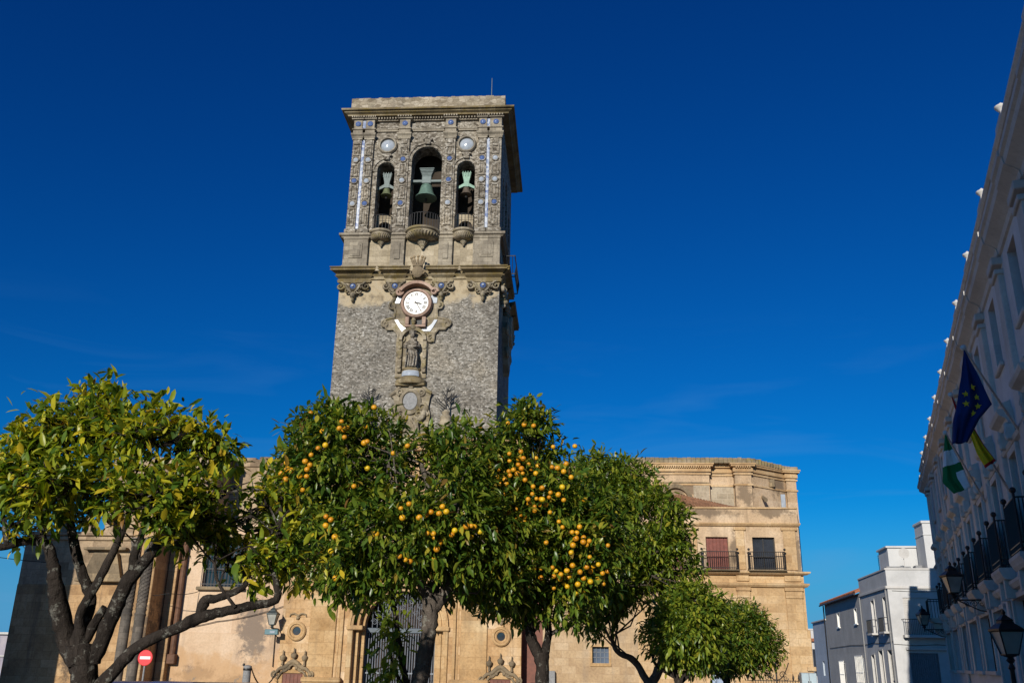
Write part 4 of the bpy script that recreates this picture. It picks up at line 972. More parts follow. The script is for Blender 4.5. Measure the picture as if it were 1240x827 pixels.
for k in range(-3, 10):
    c = f0.copy(); COL.objects.link(c); c.parent = hall; c.location = SD*(BAY*(k+4))
for k in range(-4, 10):
    u = 19.8+BAY*k
    mb = MB(street_frame); mb.box(u-.36,u+.36,-.02,.13,4.34,10.9,.02); mb.box(u-.44,u+.44,-.02,.2,4.3,4.55,.02); mb.box(u-.42,u+.42,-.02,.2,10.82,10.95,.02); mb.box(u-.46,u+.46,-.02,.24,11.06,11.26,.02)
    mb.build('pilaster', M['hall_trim'], hall)
for q in MEZ:
    mb = MB(street_frame); mb.box(q[0],q[1],-.3,-.26,q[2],q[3]); w = mb.build('upper_window', M['glass_dark'], hall)
    mb = MB(street_frame); mb.box(q[0]-.1,q[1]+.1,0,.1,q[2]-.12,q[2],.02); mb.build('window_sill', M['hall_trim'], w)
    mb = MB(street_frame); c = (q[0]+q[1])/2
    for x in (q[0], c-.03, q[1]-.06): mb.box(x, x+.06, -.26, -.2, q[2], q[3])
    for z in (q[2], (q[2]+q[3])/2, q[3]-.06): mb.box(q[0], q[1], -.26, -.2, z, z+.05)
    mb.build('window_frame', M['darkwood'], w)
for q in MAIN:
    c = (q[0]+q[1])/2
    mb = MB(street_frame); mb.box(q[0],q[1],-.3,-.26,q[2],q[3]); w = mb.build('balcony_door', M['glass_dark'], hall)
    mb = MB(street_frame)
    for x in (q[0], c-.04, q[1]-.07): mb.box(x, x+.07, -.26, -.18, q[2], q[3])
    for z in (q[2], q[2]+.75, q[3]-.6, q[3]-.07): mb.box(q[0], q[1], -.26, -.19, z, z+.06)
    mb.build('door_frame', M['darkwood'], w)
    mb = MB(street_frame)                                # hood over the balcony door
    mb.box(q[0]-.16,q[0]-.0,0,.1,4.3,6.9,.01); mb.box(q[1]+.0,q[1]+.16,0,.1,4.3,6.9,.01); mb.box(q[0]-.16,q[1]+.16,0,.1,6.86,7.04,.01)
    for s in (-1,1): mb.box(c+s*.6-.11,c+s*.6+.11,0,.26,7.1,7.55,.04); mb.scroll((c+s*.6,.24,7.3), .12, .04, 1.2, s)
    mb.sweep([(0,7.5),(.16,7.54),(.2,7.64),(.36,7.72),(.4,7.8),(.4,7.86),(0,7.92)], c-.7, c+.7, .3, .3); mb.sweep([(0,7.92),(.2,7.94),(.26,8.06),(.1,8.14),(0,8.18)], c-.5, c+.5, .3, .3)
    mb.build('window_hood', M['hall_trim'], hall)
    mb = MB(street_frame); a, b = q[0]-.32, q[1]+.32
    mb.sweep([(0,3.98),(.3,4.0),(.36,4.08),(.38,4.14),(.42,4.22),(.42,4.31),(0,4.32)], a, b, .18, .18)
    for s in (-1,1): mb.prism([(c+s*.55-.12,3.5),(c+s*.55+.12,3.5),(c+s*.55+.14,4.0),(c+s*.55-.14,4.0)], 0, .3)
    mb.build('balcony_slab', M['hall_trim'], hall)
    mb = MB(street_frame); e = .34
    for z in (4.4,4.54,5.62): mb.tube([(a,0,z),(a,e,z),(b,e,z),(b,0,z)], .022, 5)
    n = 20
    for k in range(n+1): mb.tube([(a+(b-a)*k/n,e,4.31),(a+(b-a)*k/n,e,5.62)], .017, 5)
    for x in (a,b):
        mb.tube([(x,e,4.31),(x,e,5.72)], .035, 6); mb.ball((x,e,5.79), .08, 8)
        for y in (.08,.16,.25): mb.tube([(x,y,4.31),(x,y,5.62)], .016, 5)
    mb.box(a+.03,b-.03,e-.035,e-.02,4.33,5.58)
    mb.build('balcony_railing', M['iron'], hall)
for q in GRD:
    door = q[2] < 0
    mb = MB(street_frame); mb.box(q[0],q[1],-.31,-.27,q[2],q[3]); w = mb.build('entrance_door' if door else 'ground_window', M['darkwood'] if door else M['glass_dark'], hall)
    mb = MB(street_frame)
    for k in range(4):
        x = q[0]+(q[1]-q[0]-.07)*k/3; mb.box(x, x+.07, -.27, -.2, q[2], q[3])
    for z in (q[2], q[3]-.55, q[3]-.07): mb.box(q[0], q[1], -.27, -.21, z, z+.06)
    mb.build('window_frame', M['darkwood'], w)
    mb = MB(street_frame); mb.box(q[0]-.16,q[0],0,.08,q[2],q[3]+.14,.01); mb.box(q[1],q[1]+.16,0,.08,q[2],q[3]+.14,.01); mb.box(q[0]-.16,q[1]+.16,0,.081,q[3],q[3]+.15,.01)
    if not door: mb.box(q[0]-.2,q[1]+.2,0,.14,q[2]-.14,q[2],.01)
    mb.build('window_surround', M['hall_trim'], hall)
mb = MB(street_frame); mb.box(S0,S1,0,.1,-1.6,.9,.01); mb.build('plinth', M['hall_trim'], hall)
mb = MB(street_frame)                                     # corner balcony and oriel at the far end
mb.sweep([(0,4.0),(.5,4.05),(.75,4.2),(.78,4.3),(0,4.32)], 57.9, 59.2, 0, .7); mb.sweep([(0,3.3),(.3,3.4),(.5,3.7),(.6,4.0),(0,4.0)], 58.2, 59.1, .2, .4)
mb.build('balcony_slab', M['hall_trim'], hall)
mb = MB(street_frame); mb.tube([(57.8,0,5.3),(57.8,.75,5.3),(59.7,.75,5.3),(59.7,0,5.3)], .025, 5)
for k in range(16): mb.tube([(57.8+1.9*k/15,.75,4.32),(57.8+1.9*k/15,.75,5.3)], .015, 5)
for k in range(5): mb.tube([(57.8,.15*k,4.32),(57.8,.15*k,5.3)], .015, 5)
mb.build('balcony_railing', M['iron'], hall)

for u in (31.0, 47.2):
    mb = MB(street_frame); mb.tube([(u,.07,11.2),(u,.07,7.2),(u,.12,7.0),(u,.07,6.8),(u,.07,.2)], .055, 7); mb.build('drainpipe', M['hall_trim'], hall)
mb = MB(street_frame); mb.tube([(10+1.2*k,.05,3.98+.03*math.sin(k*1.9)) for k in range(40)], .016, 5); mb.build('cable_run', M['cable'], hall)
# ------------------------------------------------------------------ lanterns
def lantern_head(c, k, parent, iron):
    """four sided tapering street lantern, c = bottom centre, k = height scale"""
    mb = MB()
    mb.lathe([(.05,-.12),(.1,-.06),(.06,0),(.15,.03),(.15,.06)], c, 8)
    b, t, z0, z1 = .13*k, .25*k, .06, .06+.5*k
    for (sx, sy) in ((1,1),(1,-1),(-1,1),(-1,-1)): mb.tube([(c[0]+sx*b,c[1]+sy*b,c[2]+z0),(c[0]+sx*t,c[1]+sy*t,c[2]+z1)], .016*k, 5)
    for (r_, z, h) in ((b,z0,.02),(t,z1,.03)):
        mb.tube([(c[0]+sx*r_,c[1]+sy*r_,c[2]+z) for sx, sy in ((1,1),(1,-1),(-1,-1),(-1,1),(1,1))], h*k, 5)
    mb.lathe([(.38*k,z1),(.38*k,z1+.03*k),(.24*k,z1+.13*k),(.2*k,z1+.15*k),(.17*k,z1+.2*k),(.19*k,z1+.22*k),(.08*k,z1+.3*k),(.03*k,z1+.34*k),(.05*k,z1+.38*k),(.005,z1+.46*k)], c, 4, a0=math.pi/4, a1=math.pi/4+2*math.pi)
    h = mb.build('lantern_cage', iron, parent)
    mb = MB(); v = [(sx*b*.92,sy*b*.92,z0+.01) for sx, sy in ((1,1),(1,-1),(-1,-1),(-1,1))]+[(sx*t*.94,sy*t*.94,z1) for sx, sy in ((1,1),(1,-1),(-1,-1),(-1,1))]
    mb.add([(c[0]+p[0],c[1]+p[1],c[2]+p[2]) for p in v], [(i,(i+1) % 4,4+(i+1) % 4,4+i) for i in range(4)]+[(0,1,2,3)]); mb.build('lantern_glass', M['lampglass'], parent)
def wall_lantern(wall_pt, out_v, z, k, label):
    t = thing('wall_lantern', wall_pt, label, 'lantern', 'black street lanterns along the white building')
    w = Vector(wall_pt); c = w + out_v; n = out_v.normalized()
    mb = MB(); up = Vector((0,0,1))
    mb.tube([w, w+out_v*1.02], .028, 6); mb.tube([w-up*.4, w-up*.36+out_v*.25, w-up*.18+out_v*.6, w+out_v*.92], .022, 6)
    for q, r_ in ((.2,.11),(.42,.12),(.66,.09)):
        p = w+out_v*q-up*.13; pts = []
        for i in range(22):
            a = 6.28*1.5*i/21; rr = r_*(1-.8*i/21); pts.append(p+n*rr*math.cos(a)+up*rr*math.sin(a))
        mb.tube(pts, .013, 5)
    mb.tube([w-up*.5, w+up*.3], .04, 6); mb.tube([c-up*.12, c+up*.06], .035, 6)
    mb.build('bracket', M['iron'], t); lantern_head(c+up*.18, k, t, M['iron']); return t
_d = (FW + RT*((1196-PW/2)/FPX) + UP*((PH/2-726)/FPX)); _t = -SDIST/(_d.dot(SN)); pA = CAM+_d*_t
wall_lantern(pA, SN*1.05, 0, 1.15, 'black iron lantern on a scrolled arm level with the balcony floors')
_d = (FW + RT*((1146-PW/2)/FPX) + UP*((PH/2-762)/FPX)); _t = -SDIST/(_d.dot(SN)); pB = CAM+_d*_t
wall_lantern(pB, SN*1.1, 0, 1.1, 'small far lantern on an arm in front of the white house balcony')
p = street_frame((24.5,1.05,0)); gz0 = gz(p.y)
t = thing('street_lamp', (p.x,p.y,gz0+.13), 'black lamp post with lantern in front of the dark doorway at the right edge', 'street lamp')
mb = MB(); mb.lathe([(.2,0),(.2,.25),(.14,.3),(.12,.7),(.15,.75),(.06,.85),(.05,1.85),(.08,1.9),(.04,1.98),(.035,1.75-gz0)], (p.x,p.y,gz0+.13), 12); mb.build('lamp_post', M['iron'], t, 40)
lantern_head((p.x,p.y,1.88), 1.05, t, M['iron'])
# lantern with small box on the church wall
pw = Vector((-15.45,49.95,3.05))
t = thing('wall_lantern', pw, 'grey glazed lantern with a teal box below it on the church wall', 'lantern')
mb = MB(); mb.tube([pw, pw+Vector((0,-1.15,0))], .035, 6); mb.tube([pw+Vector((0,0,-.45)), pw+Vector((0,-.9,-.02))], .025, 6); mb.build('bracket', M['iron'], t)
lantern_head(pw+Vector((0,-1.1,.12)), 1.05, t, M['copper_pale'] if False else simple('grey_green_lantern_paint', (.05,.062,.062), .5, .4, .2, .25, 5))
mb = MB(); mb.box(pw.x-.34,pw.x+.36,48.75,49.0,pw.z-.32,pw.z-.05,.02); mb.build('lamp_box', M['cyanbox'], t)
mb = MB(); mb.box(pw.x-.06,pw.x+.2,48.735,48.752,pw.z-.24,pw.z-.13); mb.build('box_label', M['ceramic'], t)

# ------------------------------------------------------------------ flags on slanting poles
def flag_thing(base_px, tip_px, tip_out, outline, mats, label, seed, hang):
    d = FW + RT*((base_px[0]-PW/2)/FPX) + UP*((PH/2-base_px[1])/FPX); b = CAM + d*(-SDIST/d.dot(SN))
    d = FW + RT*((tip_px[0]-PW/2)/FPX) + UP*((PH/2-tip_px[1])/FPX); tp = CAM + d*(-(SDIST-tip_out)/d.dot(SN))
    t = thing('flag', b, label, 'flag', 'flags on poles over the street')
    mb = MB(); mb.tube([b, tp], [.035,.022], 8); mb.ball(tp, .06, 8); mb.build('flagpole', simple('white_flagpole_paint', (.6,.6,.6), .4, .4, 0, .08, 3), t)
    # the cloth hangs in a vertical plane holding the pole
    ax = (tp-b); h = Vector((ax.x,ax.y,0)).normalized(); nrm = Vector((-h.y,h.x,0))
    return t, b, tp, h, nrm
def to_plane(px, py, p0, nrm):
    d = FW + RT*((px-PW/2)/FPX) + UP*((PH/2-py)/FPX); return CAM + d*((p0-CAM).dot(nrm)/d.dot(nrm))
def cloth(t, left, right, p0, nrm, mats, seed, amp=.09, nu=16, nv=28, pick=None):
    """folded cloth between two edge polylines given as picture points; real sheet 6 mm thick"""
    def along(pl, f):
        L_ = [0]
        for i in range(1, len(pl)): L_.append(L_[-1]+(pl[i]-pl[i-1]).length)
        q = f*L_[-1]
        for i in range(1, len(pl)):
            if q <= L_[i]+1e-9: return pl[i-1].lerp(pl[i], (q-L_[i-1])/max(1e-9, L_[i]-L_[i-1]))
        return pl[-1]
    A = [to_plane(*p, p0, nrm) for p in left]; B = [to_plane(*p, p0, nrm) for p in right]
    rnd = random.Random(seed); ph = [rnd.uniform(0,6.28) for _ in range(4)]
    V = []; F = []; MI = []
    for j in range(nv+1):
        f = j/nv; a, b = along(A, f), along(B, f)
        for i in range(nu+1):
            g_ = i/nu; p = a.lerp(b, g_)
            w = amp*min(1, f*2.5)*(math.sin(g_*9+ph[0]+f*2.2)+.5*math.sin(g_*17+ph[1]-f*3)+.35*math.sin(f*8+ph[2]))
            V.append(p+nrm*w)
    for j in range(nv):
        for i in range(nu):
            F.append((j*(nu+1)+i, j*(nu+1)+i+1, (j+1)*(nu+1)+i+1, (j+1)*(nu+1)+i)); MI.append(pick((i+.5)/nu, (j+.5)/nv) if pick else 0)
    mb = MB(); mb.v = V; mb.f = F; mb.mi = MI
    o = mb.build('flag_cloth', mats, t, True, recalc=False)
    s = o.modifiers.new('thickness', 'SOLIDIFY'); s.thickness = .006
    return V, nu, nv
fab = lambda n, c: simple(n, c, .8, .2, 0, .12, 3, .1)
EUB, GOLD = fab('flag_blue_cloth', (.008,.028,.125)), fab('flag_gold_cloth', (.62,.45,.03)); RED, YEL = fab('flag_red_cloth', (.40,.02,.02)), fab('flag_yellow_cloth', (.66,.46,.015)); GRN, WHT = fab('flag_green_cloth', (.015,.17,.055)), fab('flag_white_cloth', (.72,.72,.72))
t, b, tp, h, nr = flag_thing((1237,526), (1166.5,421), 1.7, None, None, 'blue flag with a ring of gold stars on a white pole', 1, 0)
fn = SD.copy()
V, nu, nv = cloth(t, [(1167,423),(1164,455),(1159,490),(1154,510),(1153,538)], [(1168,424),(1185,455),(1201,490),(1186,507),(1171,536)], tp, fn, [EUB], 1, .05)
def on_cloth(V, nu, nv, g_, f): return V[int(round(f*nv))*(nu+1)+int(round(g_*nu))]
for (sx_, sy_) in ((1177,469),(1169.5,477.5),(1183,480),(1169.7,489.5),(1184.5,491.5),(1179,500)):
    c = to_plane(sx_, sy_, tp, fn)
    best = min(V, key=lambda q: (q-c-fn*(q-c).dot(fn)).length); c = c + fn*((best-c).dot(fn))
    mb = MB(); u = SN; P = []
    for sgn in (-.035, .035):
        for k in range(10):
            r_ = .068 if k % 2 == 0 else .028; a = math.pi/2+math.pi*k/5; P.append(c + u*r_*math.cos(a) + Vector((0,0,r_*math.sin(a))) + fn*sgn)
    mb.add(P, [list(range(10)), list(range(19,9,-1))]+[(i,(i+1) % 10,10+(i+1) % 10,10+i) for i in range(10)]); mb.build('star', GOLD, t)
t, b, tp, h, nr = flag_thing((1226,600), (1151,478), 1.75, None, None, 'red and yellow flag drooping behind the blue flag', 2, 0)
cloth(t, [(1151.5,479),(1158,500),(1172,520),(1183,548),(1194,566)], [(1153,480),(1164,503),(1178,516),(1191,538),(1206,558)], tp, fn, [RED, YEL], 2, .05, pick=lambda g_, f: 0 if (f < .42 or f > .95 or g_ > .93) else 1)
t, b, tp, h, nr = flag_thing((1196,612), (1144.5,524), 1.75, None, None, 'green and white striped flag hanging at the far side', 3, 0)
cloth(t, [(1144.5,525),(1143,548),(1142,562),(1141.5,584),(1155,598)], [(1145.5,526),(1153,543),(1163,560),(1168,570),(1176,590)], tp, fn, [GRN, WHT], 3, .045, pick=lambda g_, f: 1 if .30 < f < .55 or (f > .68 and g_ > .62) else 0)

# ------------------------------------------------------------------ houses at the end of the street
HA = R(4.7); HE = Vector((math.sin(HA), math.cos(HA), 0)); HF = Vector((math.cos(HA), -math.sin(HA), 0)); H0 = Vector((23.9,72,0))
HFRONT = lambda p: H0 + HF*p[0] - HE*p[1] + Vector((0,0,p[2]))
HLEFT = lambda p: H0 + HE*p[0] - HF*p[1] + Vector((0,0,p[2]))
hw = thing('white_house', H0+Vector((4,4,-1.2)), 'white flat roofed corner house with balconies, half in the shade', 'house')
mb = MB(HFRONT); mb.wall(0, 9, -1.5, 8.7, [(1.0,2.9,4.0,6.6),(1.0,3.0,-1.0,2.7)], .2)
mb.xf = HLEFT; LW = [(.75,1.65,4.2,6.7),(4.6,5.6,4.2,6.7),(.6,1.9,-.2,2.9),(3.6,4.8,-.6,2.9),(6.4,7.4,-.6,2.6)]
mb.wall(0, 9.5, -1.5, 8.7, LW, .2); mb.xf = HFRONT
mb.add([(0,0,8.7),(9,0,8.7),(9,-9.5,8.7),(0,-9.5,8.7),(9,0,-1.5),(9,-9.5,-1.5),(0,-9.5,-1.5)], [(0,1,2,3),(1,4,5,2),(3,2,5,6)])
mb.build('wall', M['plaster_white'], hw, recalc=False)
mb = MB(HFRONT); mb.box(-.12,9,0,.12,7.25,7.45,.02); mb.box(-.06,9,0,.06,8.62,8.76,.02); mb.xf = HLEFT; mb.box(.13,9.5,0,.12,7.25,7.45,.02); mb.box(.07,9.5,0,.06,8.62,8.76,.02)
mb.build('cornice', M['trim_white'], hw)
for i, q in enumerate(LW):
    mb = MB(HLEFT); mb.box(q[0],q[1],-.18,-.15,q[2],q[3]); w = mb.build('window', M['glass'], hw)
    mb = MB(HLEFT); c = (q[0]+q[1])/2
    for x in (q[0],c-.03,q[1]-.08): mb.box(x,x+.08,-.15,-.08,q[2],q[3])
    for z in (q[2],q[2]+.9,q[3]-.08): mb.box(q[0],q[1],-.15,-.09,z,z+.07)
    mb.box(q[0]-.12,q[0],0,.06,q[2],q[3]+.12); mb.box(q[1],q[1]+.12,0,.06,q[2],q[3]+.12); mb.box(q[0]-.12,q[1]+.12,0,.061,q[3],q[3]+.12)
    mb.build('window_frame', M['trim_white'], w)
    if q[2] > 4:
        mb = MB(HLEFT); mb.box(q[0]-.35,q[1]+.35,0,.5,4.05,4.2,.02); s = mb.build('balcony_slab', M['trim_white'], hw)
        mb = MB(HLEFT); a, b = q[0]-.32, q[1]+.32; mb.tube([(a,0,5.2),(a,.46,5.2),(b,.46,5.2),(b,0,5.2)], .025, 5)
        for k in range(15): mb.tube([(a+(b-a)*k/14,.46,4.2),(a+(b-a)*k/14,.46,5.2)], .016, 4)
        mb.build('balcony_railing', M['iron'], hw)
mb = MB(HFRONT); mb.box(1.0,2.9,-.18,-.1,4.0,6.6)
for k in range(20): mb.box(1.05,2.85,-.1,-.07,4.05+.126*k,4.14+.126*k)
mb.build('shutter', M['trim_white'], hw)
mb = MB(HFRONT); mb.box(.7,9,0,.6,3.75,3.95,.02); mb.box(.8,9,0,.2,2.9,3.1,.02); mb.build('balcony_slab', M['trim_white'], hw)
mb = MB(HFRONT); mb.tube([(.75,0,5.05),(.75,.56,5.05),(6,.56,5.05)], .025, 5)
for k in range(42): mb.tube([(.75+.125*k,.56,3.95),(.75+.125*k,.56,5.05)], .016, 4)
mb.build('balcony_railing', M['iron'], hw)
mb = MB(HFRONT); mb.box(1.0,3.0,-.19,-.14,-1.0,2.7)
for k in range(14): mb.box(1.02+.145*k,1.1+.145*k,-.14,-.1,-1.0,2.68)
mb.build('garage_door', M['gate'], hw)
mb = MB(HFRONT); mb.box(1.2,3.6,-6.5,-3.5,8.7,10.7); mb.box(1.05,3.75,-6.6,-3.35,10.65,10.8,.02); mb.box(2.2,2.9,-3.5,-3.47,8.8,10.0); mb.build('roof_room', M['plaster_white'], hw)
mb = MB(HFRONT); mb.box(3.3,5.4,-3.0,-.8,8.7,12.3); mb.box(3.2,5.5,-3.1,-.7,12.2,12.4,.03); mb.box(3.25,5.45,-3.05,-.75,11.3,11.4,.02); mb.build('stair_tower', M['plaster_white'], hw)
mb = MB(HFRONT)
for x0, w_ in ((-.4,.4),): pass
mb.box(.4,2.2,-2.5,-1.2,8.7,9.0,.03); mb.box(2.6,3.1,-2.2,-1.4,8.7,9.1,.03); mb.build('roof_clutter', M['stonepost'], hw)
mb = MB(HLEFT); c = (8.0,-1.5); mb.tube([(8.0,-1.5,8.7),(8.0,-1.5,10.6)], .025, 5)
for k in range(5): mb.tube([(8.0-.3,-1.5-.0,9.8+.17*k),(8.3,-1.5,9.8+.17*k)], .014, 4)
mb.build('tv_antenna', M['iron'], hw)
for u in (9.3,.25):
    mb = MB(HLEFT); mb.tube([(u,.1,7.2),(u,.1,-1.0)], .055, 6); mb.build('drainpipe', M['stonepost'], hw)
mb = MB(HFRONT); mb.box(3.6,4.4,.02,.34,5.7,6.25,.03); ac_ = mb.build('air_conditioner', M['white_enamel'], hw)
mb = MB(HFRONT); mb.lathe([(.22,.345),(.2,.36),(.05,.36)], (3.95,0,5.98), 16, 'y'); mb.build('fan_grille', M['iron'], ac_)
mb = MB(HFRONT); mb.lathe([(.4,.2),(.33,.1),(.18,.03),(1e-6,0)], (1.6,-.6,9.9), 18, 'y'); mb.tube([(1.6,-.62,8.7),(1.6,-.62,9.9)], .03, 6); mb.build('satellite_dish', M['trim_white'], hw)
mb = MB(HFRONT); mb.tube([(0,.03,3.3),(1.5,.03,3.22),(3,.03,3.3),(6,.03,3.2)], .02, 5); mb.tube([(.3,.03,7.1),(2,.03,7.02),(5,.03,7.1)], .018, 5); mb.build('cable_run', M['cable'], hw)
mb = MB(HLEFT); mb.tube([(0,.04,3.5),(3,.04,3.4),(6,.04,3.5),(9.4,.04,3.42),(15,.04,3.5),(25,.04,3.4)], .02, 5); mb.build('cable_run', M['cable'], hw)
hg = thing('grey_house', HLEFT((16,-4,-1.2)), 'grey rendered house with a red tiled roof and white window reveals', 'house')
GWN = [(11.3,12.4,5.2,6.5),(19.0,20.1,5.2,6.5),(10.6,13.4,-.4,2.4),(18.6,20.6,-.6,2.0)]
mb = MB(HLEFT); mb.wall(9.5, 26, -1.5, 7.6, GWN, .25); mb.add([(26,0,-1.5),(26,-8,-1.5),(26,-8,7.6),(26,0,7.6),(9.5,0,7.6),(9.5,-8,7.6)], [(0,1,2,3),(3,2,5,4)]); mb.build('wall', M['grey_render'], hg, recalc=False)
mb = MB(HLEFT); mb.add([(9.3,.4,7.55),(26.4,.4,7.55),(26.4,-4,9.2),(9.3,-4,9.2),(9.3,.4,7.7),(26.4,.4,7.7),(26.4,-4,9.35),(9.3,-4,9.35)], [(0,1,2,3),(4,5,6,7),(0,1,5,4),(1,2,6,5),(3,0,4,7)])
for k in range(68): mb.tube([(9.4+.25*k,.42,7.72),(9.4+.25*k,-4,9.38)], .07, 5)
mb.build('roof', M['rooftile'], hg)
mb = MB(HLEFT); mb.tube([(25.9,.15,7.5),(25.9,.15,-1)], .07, 6); mb.tube([(9.4,.45,7.5),(26.3,.45,7.5)], .08, 6); mb.build('gutter', M['iron'], hg)
for q in GWN:
    mb = MB(HLEFT); mb.box(q[0],q[1],-.22,-.19,q[2],q[3]); w = mb.build('window', M['glass'], hg)
    mb = MB(HLEFT)
    mb.box(q[0],q[0]+.03,-.19,.01,q[2],q[3]); mb.box(q[1]-.03,q[1],-.19,.01,q[2],q[3]); mb.box(q[0],q[1],-.19,.01,q[3]-.03,q[3]); mb.box(q[0]-.1,q[1]+.1,-.1,.12,q[2]-.1,q[2])
    if q[2] < 1:
        for k in range(7): mb.box(q[0]+(q[1]-q[0]-.06)*k/6, q[0]+(q[1]-q[0]-.06)*k/6+.06, .1,.15,q[2],q[3]+.2)
        for z in (q[2],q[2]+.8,q[2]+1.6,q[3]+.15): mb.box(q[0],q[1],.09,.14,z,z+.06)
    mb.build('window_frame', M['white_enamel'], w)
hb = thing('blue_house', HLEFT((30,-3,-1.2)), 'low blue grey house with a bare side wall beyond the grey house', 'house')
mb = MB(HLEFT); mb.wall(26, 34, -1.5, 6.1, [(29,29.9,.8,2.2)], .2, 8); mb.build('wall', M['bluegrey'], hb, recalc=False)
mb = MB(HLEFT); mb.box(25.9,34.1,-8,.15,6.1,6.25,.02); mb.build('coping', M['trim_white'], hb)
mb = MB(HLEFT); mb.box(29,29.9,-.18,-.15,.8,2.2); mb.build('window', M['glass'], hb)
FP = at(987, 800, 120); 
hf = thing('far_white_house', (FP.x,124,-1.2), 'small distant white house with a terracotta roof edge past the church corner', 'house')
ff = lambda p: Vector((FP.x+p[0], 120-p[1], p[2]))
mb = MB(ff); mb.wall(-3, 1.6, -1.5, 4.6, [(-.2,1.3,.6,3.7)], .3, 8); mb.build('wall', M['plaster_white'], hf, recalc=False)
mb = MB(ff); mb.box(-3.3,1.9,-8,.5,4.6,4.75); mb.prism([(-3.3,4.75),(1.9,4.75),(1.9,4.95),(-3.3,4.95)], -8, .4); mb.build('roof', M['rooftile'], hf)
mb = MB(ff); mb.box(-.2,1.3,-.28,-.24,.6,3.7); mb.build('window', M['glass'], hf)
mb = MB(ff); mb.box(-2.6,1.4,-7,-1.5,4.95,6.0); mb.box(-2.7,1.5,-7.1,-1.4,6.0,6.15); mb.build('upper_storey', M['plaster_white'], hf)
FP2 = at(2, 740, 110)
_hm = block_mat('pale_violet_render', [(.24,.22,.26), (.33,.3,.34), (.4,.36,.36)], (.3,.27,.3), 5, 3, (.2,.17,.15), .5)
hl = thing('far_building', (FP2.x-4,114,-1.2), 'small distant pale building left of the church end wall', 'house')
ff2 = lambda p: Vector((FP2.x+p[0], 110-p[1], p[2]))
mb = MB(ff2); WL = [(-9+2.4*k,-8+2.4*k,z,z+1.4) for k in range(4) for z in (-.6,1.7)]
mb.wall(-12, 2.5, -1.5, 3.7, WL, .2, 8); mb.build('wall', _hm, hl, recalc=False)
mb = MB(ff2); mb.box(-12.4,2.9,-8.3,.4,3.7,3.95); mb.box(-12.4,2.9,-.1,.2,1.2,1.35); mb.build('roof', M['trim_white'], hl)
for q in WL:
    mb = MB(ff2); mb.box(q[0],q[1],-.19,-.16,q[2],q[3]); mb.build('window', M['glass'], hl)
# unseen house, placed and sized to cast the shade on the church's left end
hs = thing('unseen_shade_house', (-34,39.5,-1.0), 'unseen plain white house placed left of the church to shade its end wall', 'house')
mb = MB(lambda p: Vector((-30.5+p[1], 37.8+p[0], p[2])))
WS = [(1.1,2.1,z,z+1.6) for z in (.8,4.4,8.0)]
mb.wall(0, 3.3, -1.5, 12.0, WS, .25, 8); mb.build('wall', M['plaster_white'], hs, recalc=False)
mb = MB(); mb.box(-38.6,-30.35,37.6,41.2,12.0,12.2); mb.build('roof', M['rooftile'], hs)
for q in WS:
    mb = MB(lambda p: Vector((-30.5+p[1], 37.8+p[0], p[2]))); mb.box(q[0],q[1],-.23,-.19,q[2],q[3]); mb.build('window', M['glass'], hs)

# unseen tall block added behind the viewer to shade the town hall and flags
ht = thing('unseen_shade_block', street_frame((-15,-6,0)), 'unseen tall white block added behind the viewer to shade the town hall', 'building')
mb = MB(street_frame); WT = [(-23+3.4*k,-21.8+3.4*k,z,z+1.9) for k in range(6) for z in (1.2,5,9,13)]
mb.xf = lambda p: street_frame((p[0],p[1]+2.0,p[2])); mb.wall(-25,-4,-.5,19.3,WT,.25,12); mb.build('wall', M['plaster_white'], ht, recalc=False)
mb.xf = street_frame; mb = MB(street_frame); mb.box(-25.3,-3.8,-10,2.3,19.3,19.6,.03); mb.build('roof', M['trim_white'], ht)
for q in WT:
    mb = MB(lambda p: street_frame((p[0],p[1]+2.0,p[2]))); mb.box(q[0],q[1],-.24,-.2,q[2],q[3]); mb.build('window', M['glass'], ht)

# ------------------------------------------------------------------ street furniture
sp = at(176, 796, 38)
t = thing('road_sign', (sp.x,38,gz(38)), 'round red no entry sign on a grey pole in front of the church', 'road sign')
mb = MB(); mb.tube([(sp.x,38.04,gz(38)),(sp.x,38.04,sp.z+.3)], .038, 8); mb.build('sign_pole', M['stonepost'], t)
sf = lambda p: Vector((sp.x+p[0], 38-p[1], sp.z+p[2]))
mb = MB(sf); mb.lathe([(.30,-.01),(.305,.01),(.29,.018),(1e-6,.018)], (0,0,0), 32, 'y'); mb.build('sign_plate', simple('sign_red_enamel', (.62,.015,.02), .35, .5, 0, .06, 2, 0), t)
mb = MB(sf); mb.box(-.215,.215,.018,.022,-.055,.055,.01); mb.build('white_bar', M['white_enamel'], t)
bp = at(300, 806, 46)
t = thing('stone_pillar', (bp.x,46,-1.2), 'round grey stone pillar with iron ring holding a chain near the side door', 'pillar')
mb = MB(); zt = bp.z
mb.lathe([(.3,-1.2),(.3,-1.0),(.2,-.95),(.185,zt-.1),(.2,zt-.06),(.2,zt),(.1,zt+.04),(.02,zt+.05)], (bp.x,46,0), 22); mb.build('shaft', M['stonepost'], t, 40)
mb = MB(); mb.lathe([(.2,zt-.2),(.21,zt-.15),(.2,zt-.1)], (bp.x,46,0), 18); mb.ball((bp.x-.2,46,zt+.06), .07, 6); mb.build('iron_ring', M['iron'], t)
ch = thing('chain', (bp.x+.2,46,zt-.1), 'black chain sagging from the grey pillar to the church wall', 'chain')
A = Vector((bp.x+.2,46,zt-.1)); B = Vector((-15.15,49.45,.95)); mb = MB(); N = 46
pts = [A.lerp(B, i/N) - Vector((0,0,.85*4*(i/N)*(1-i/N)*.9)) for i in range(N+1)]
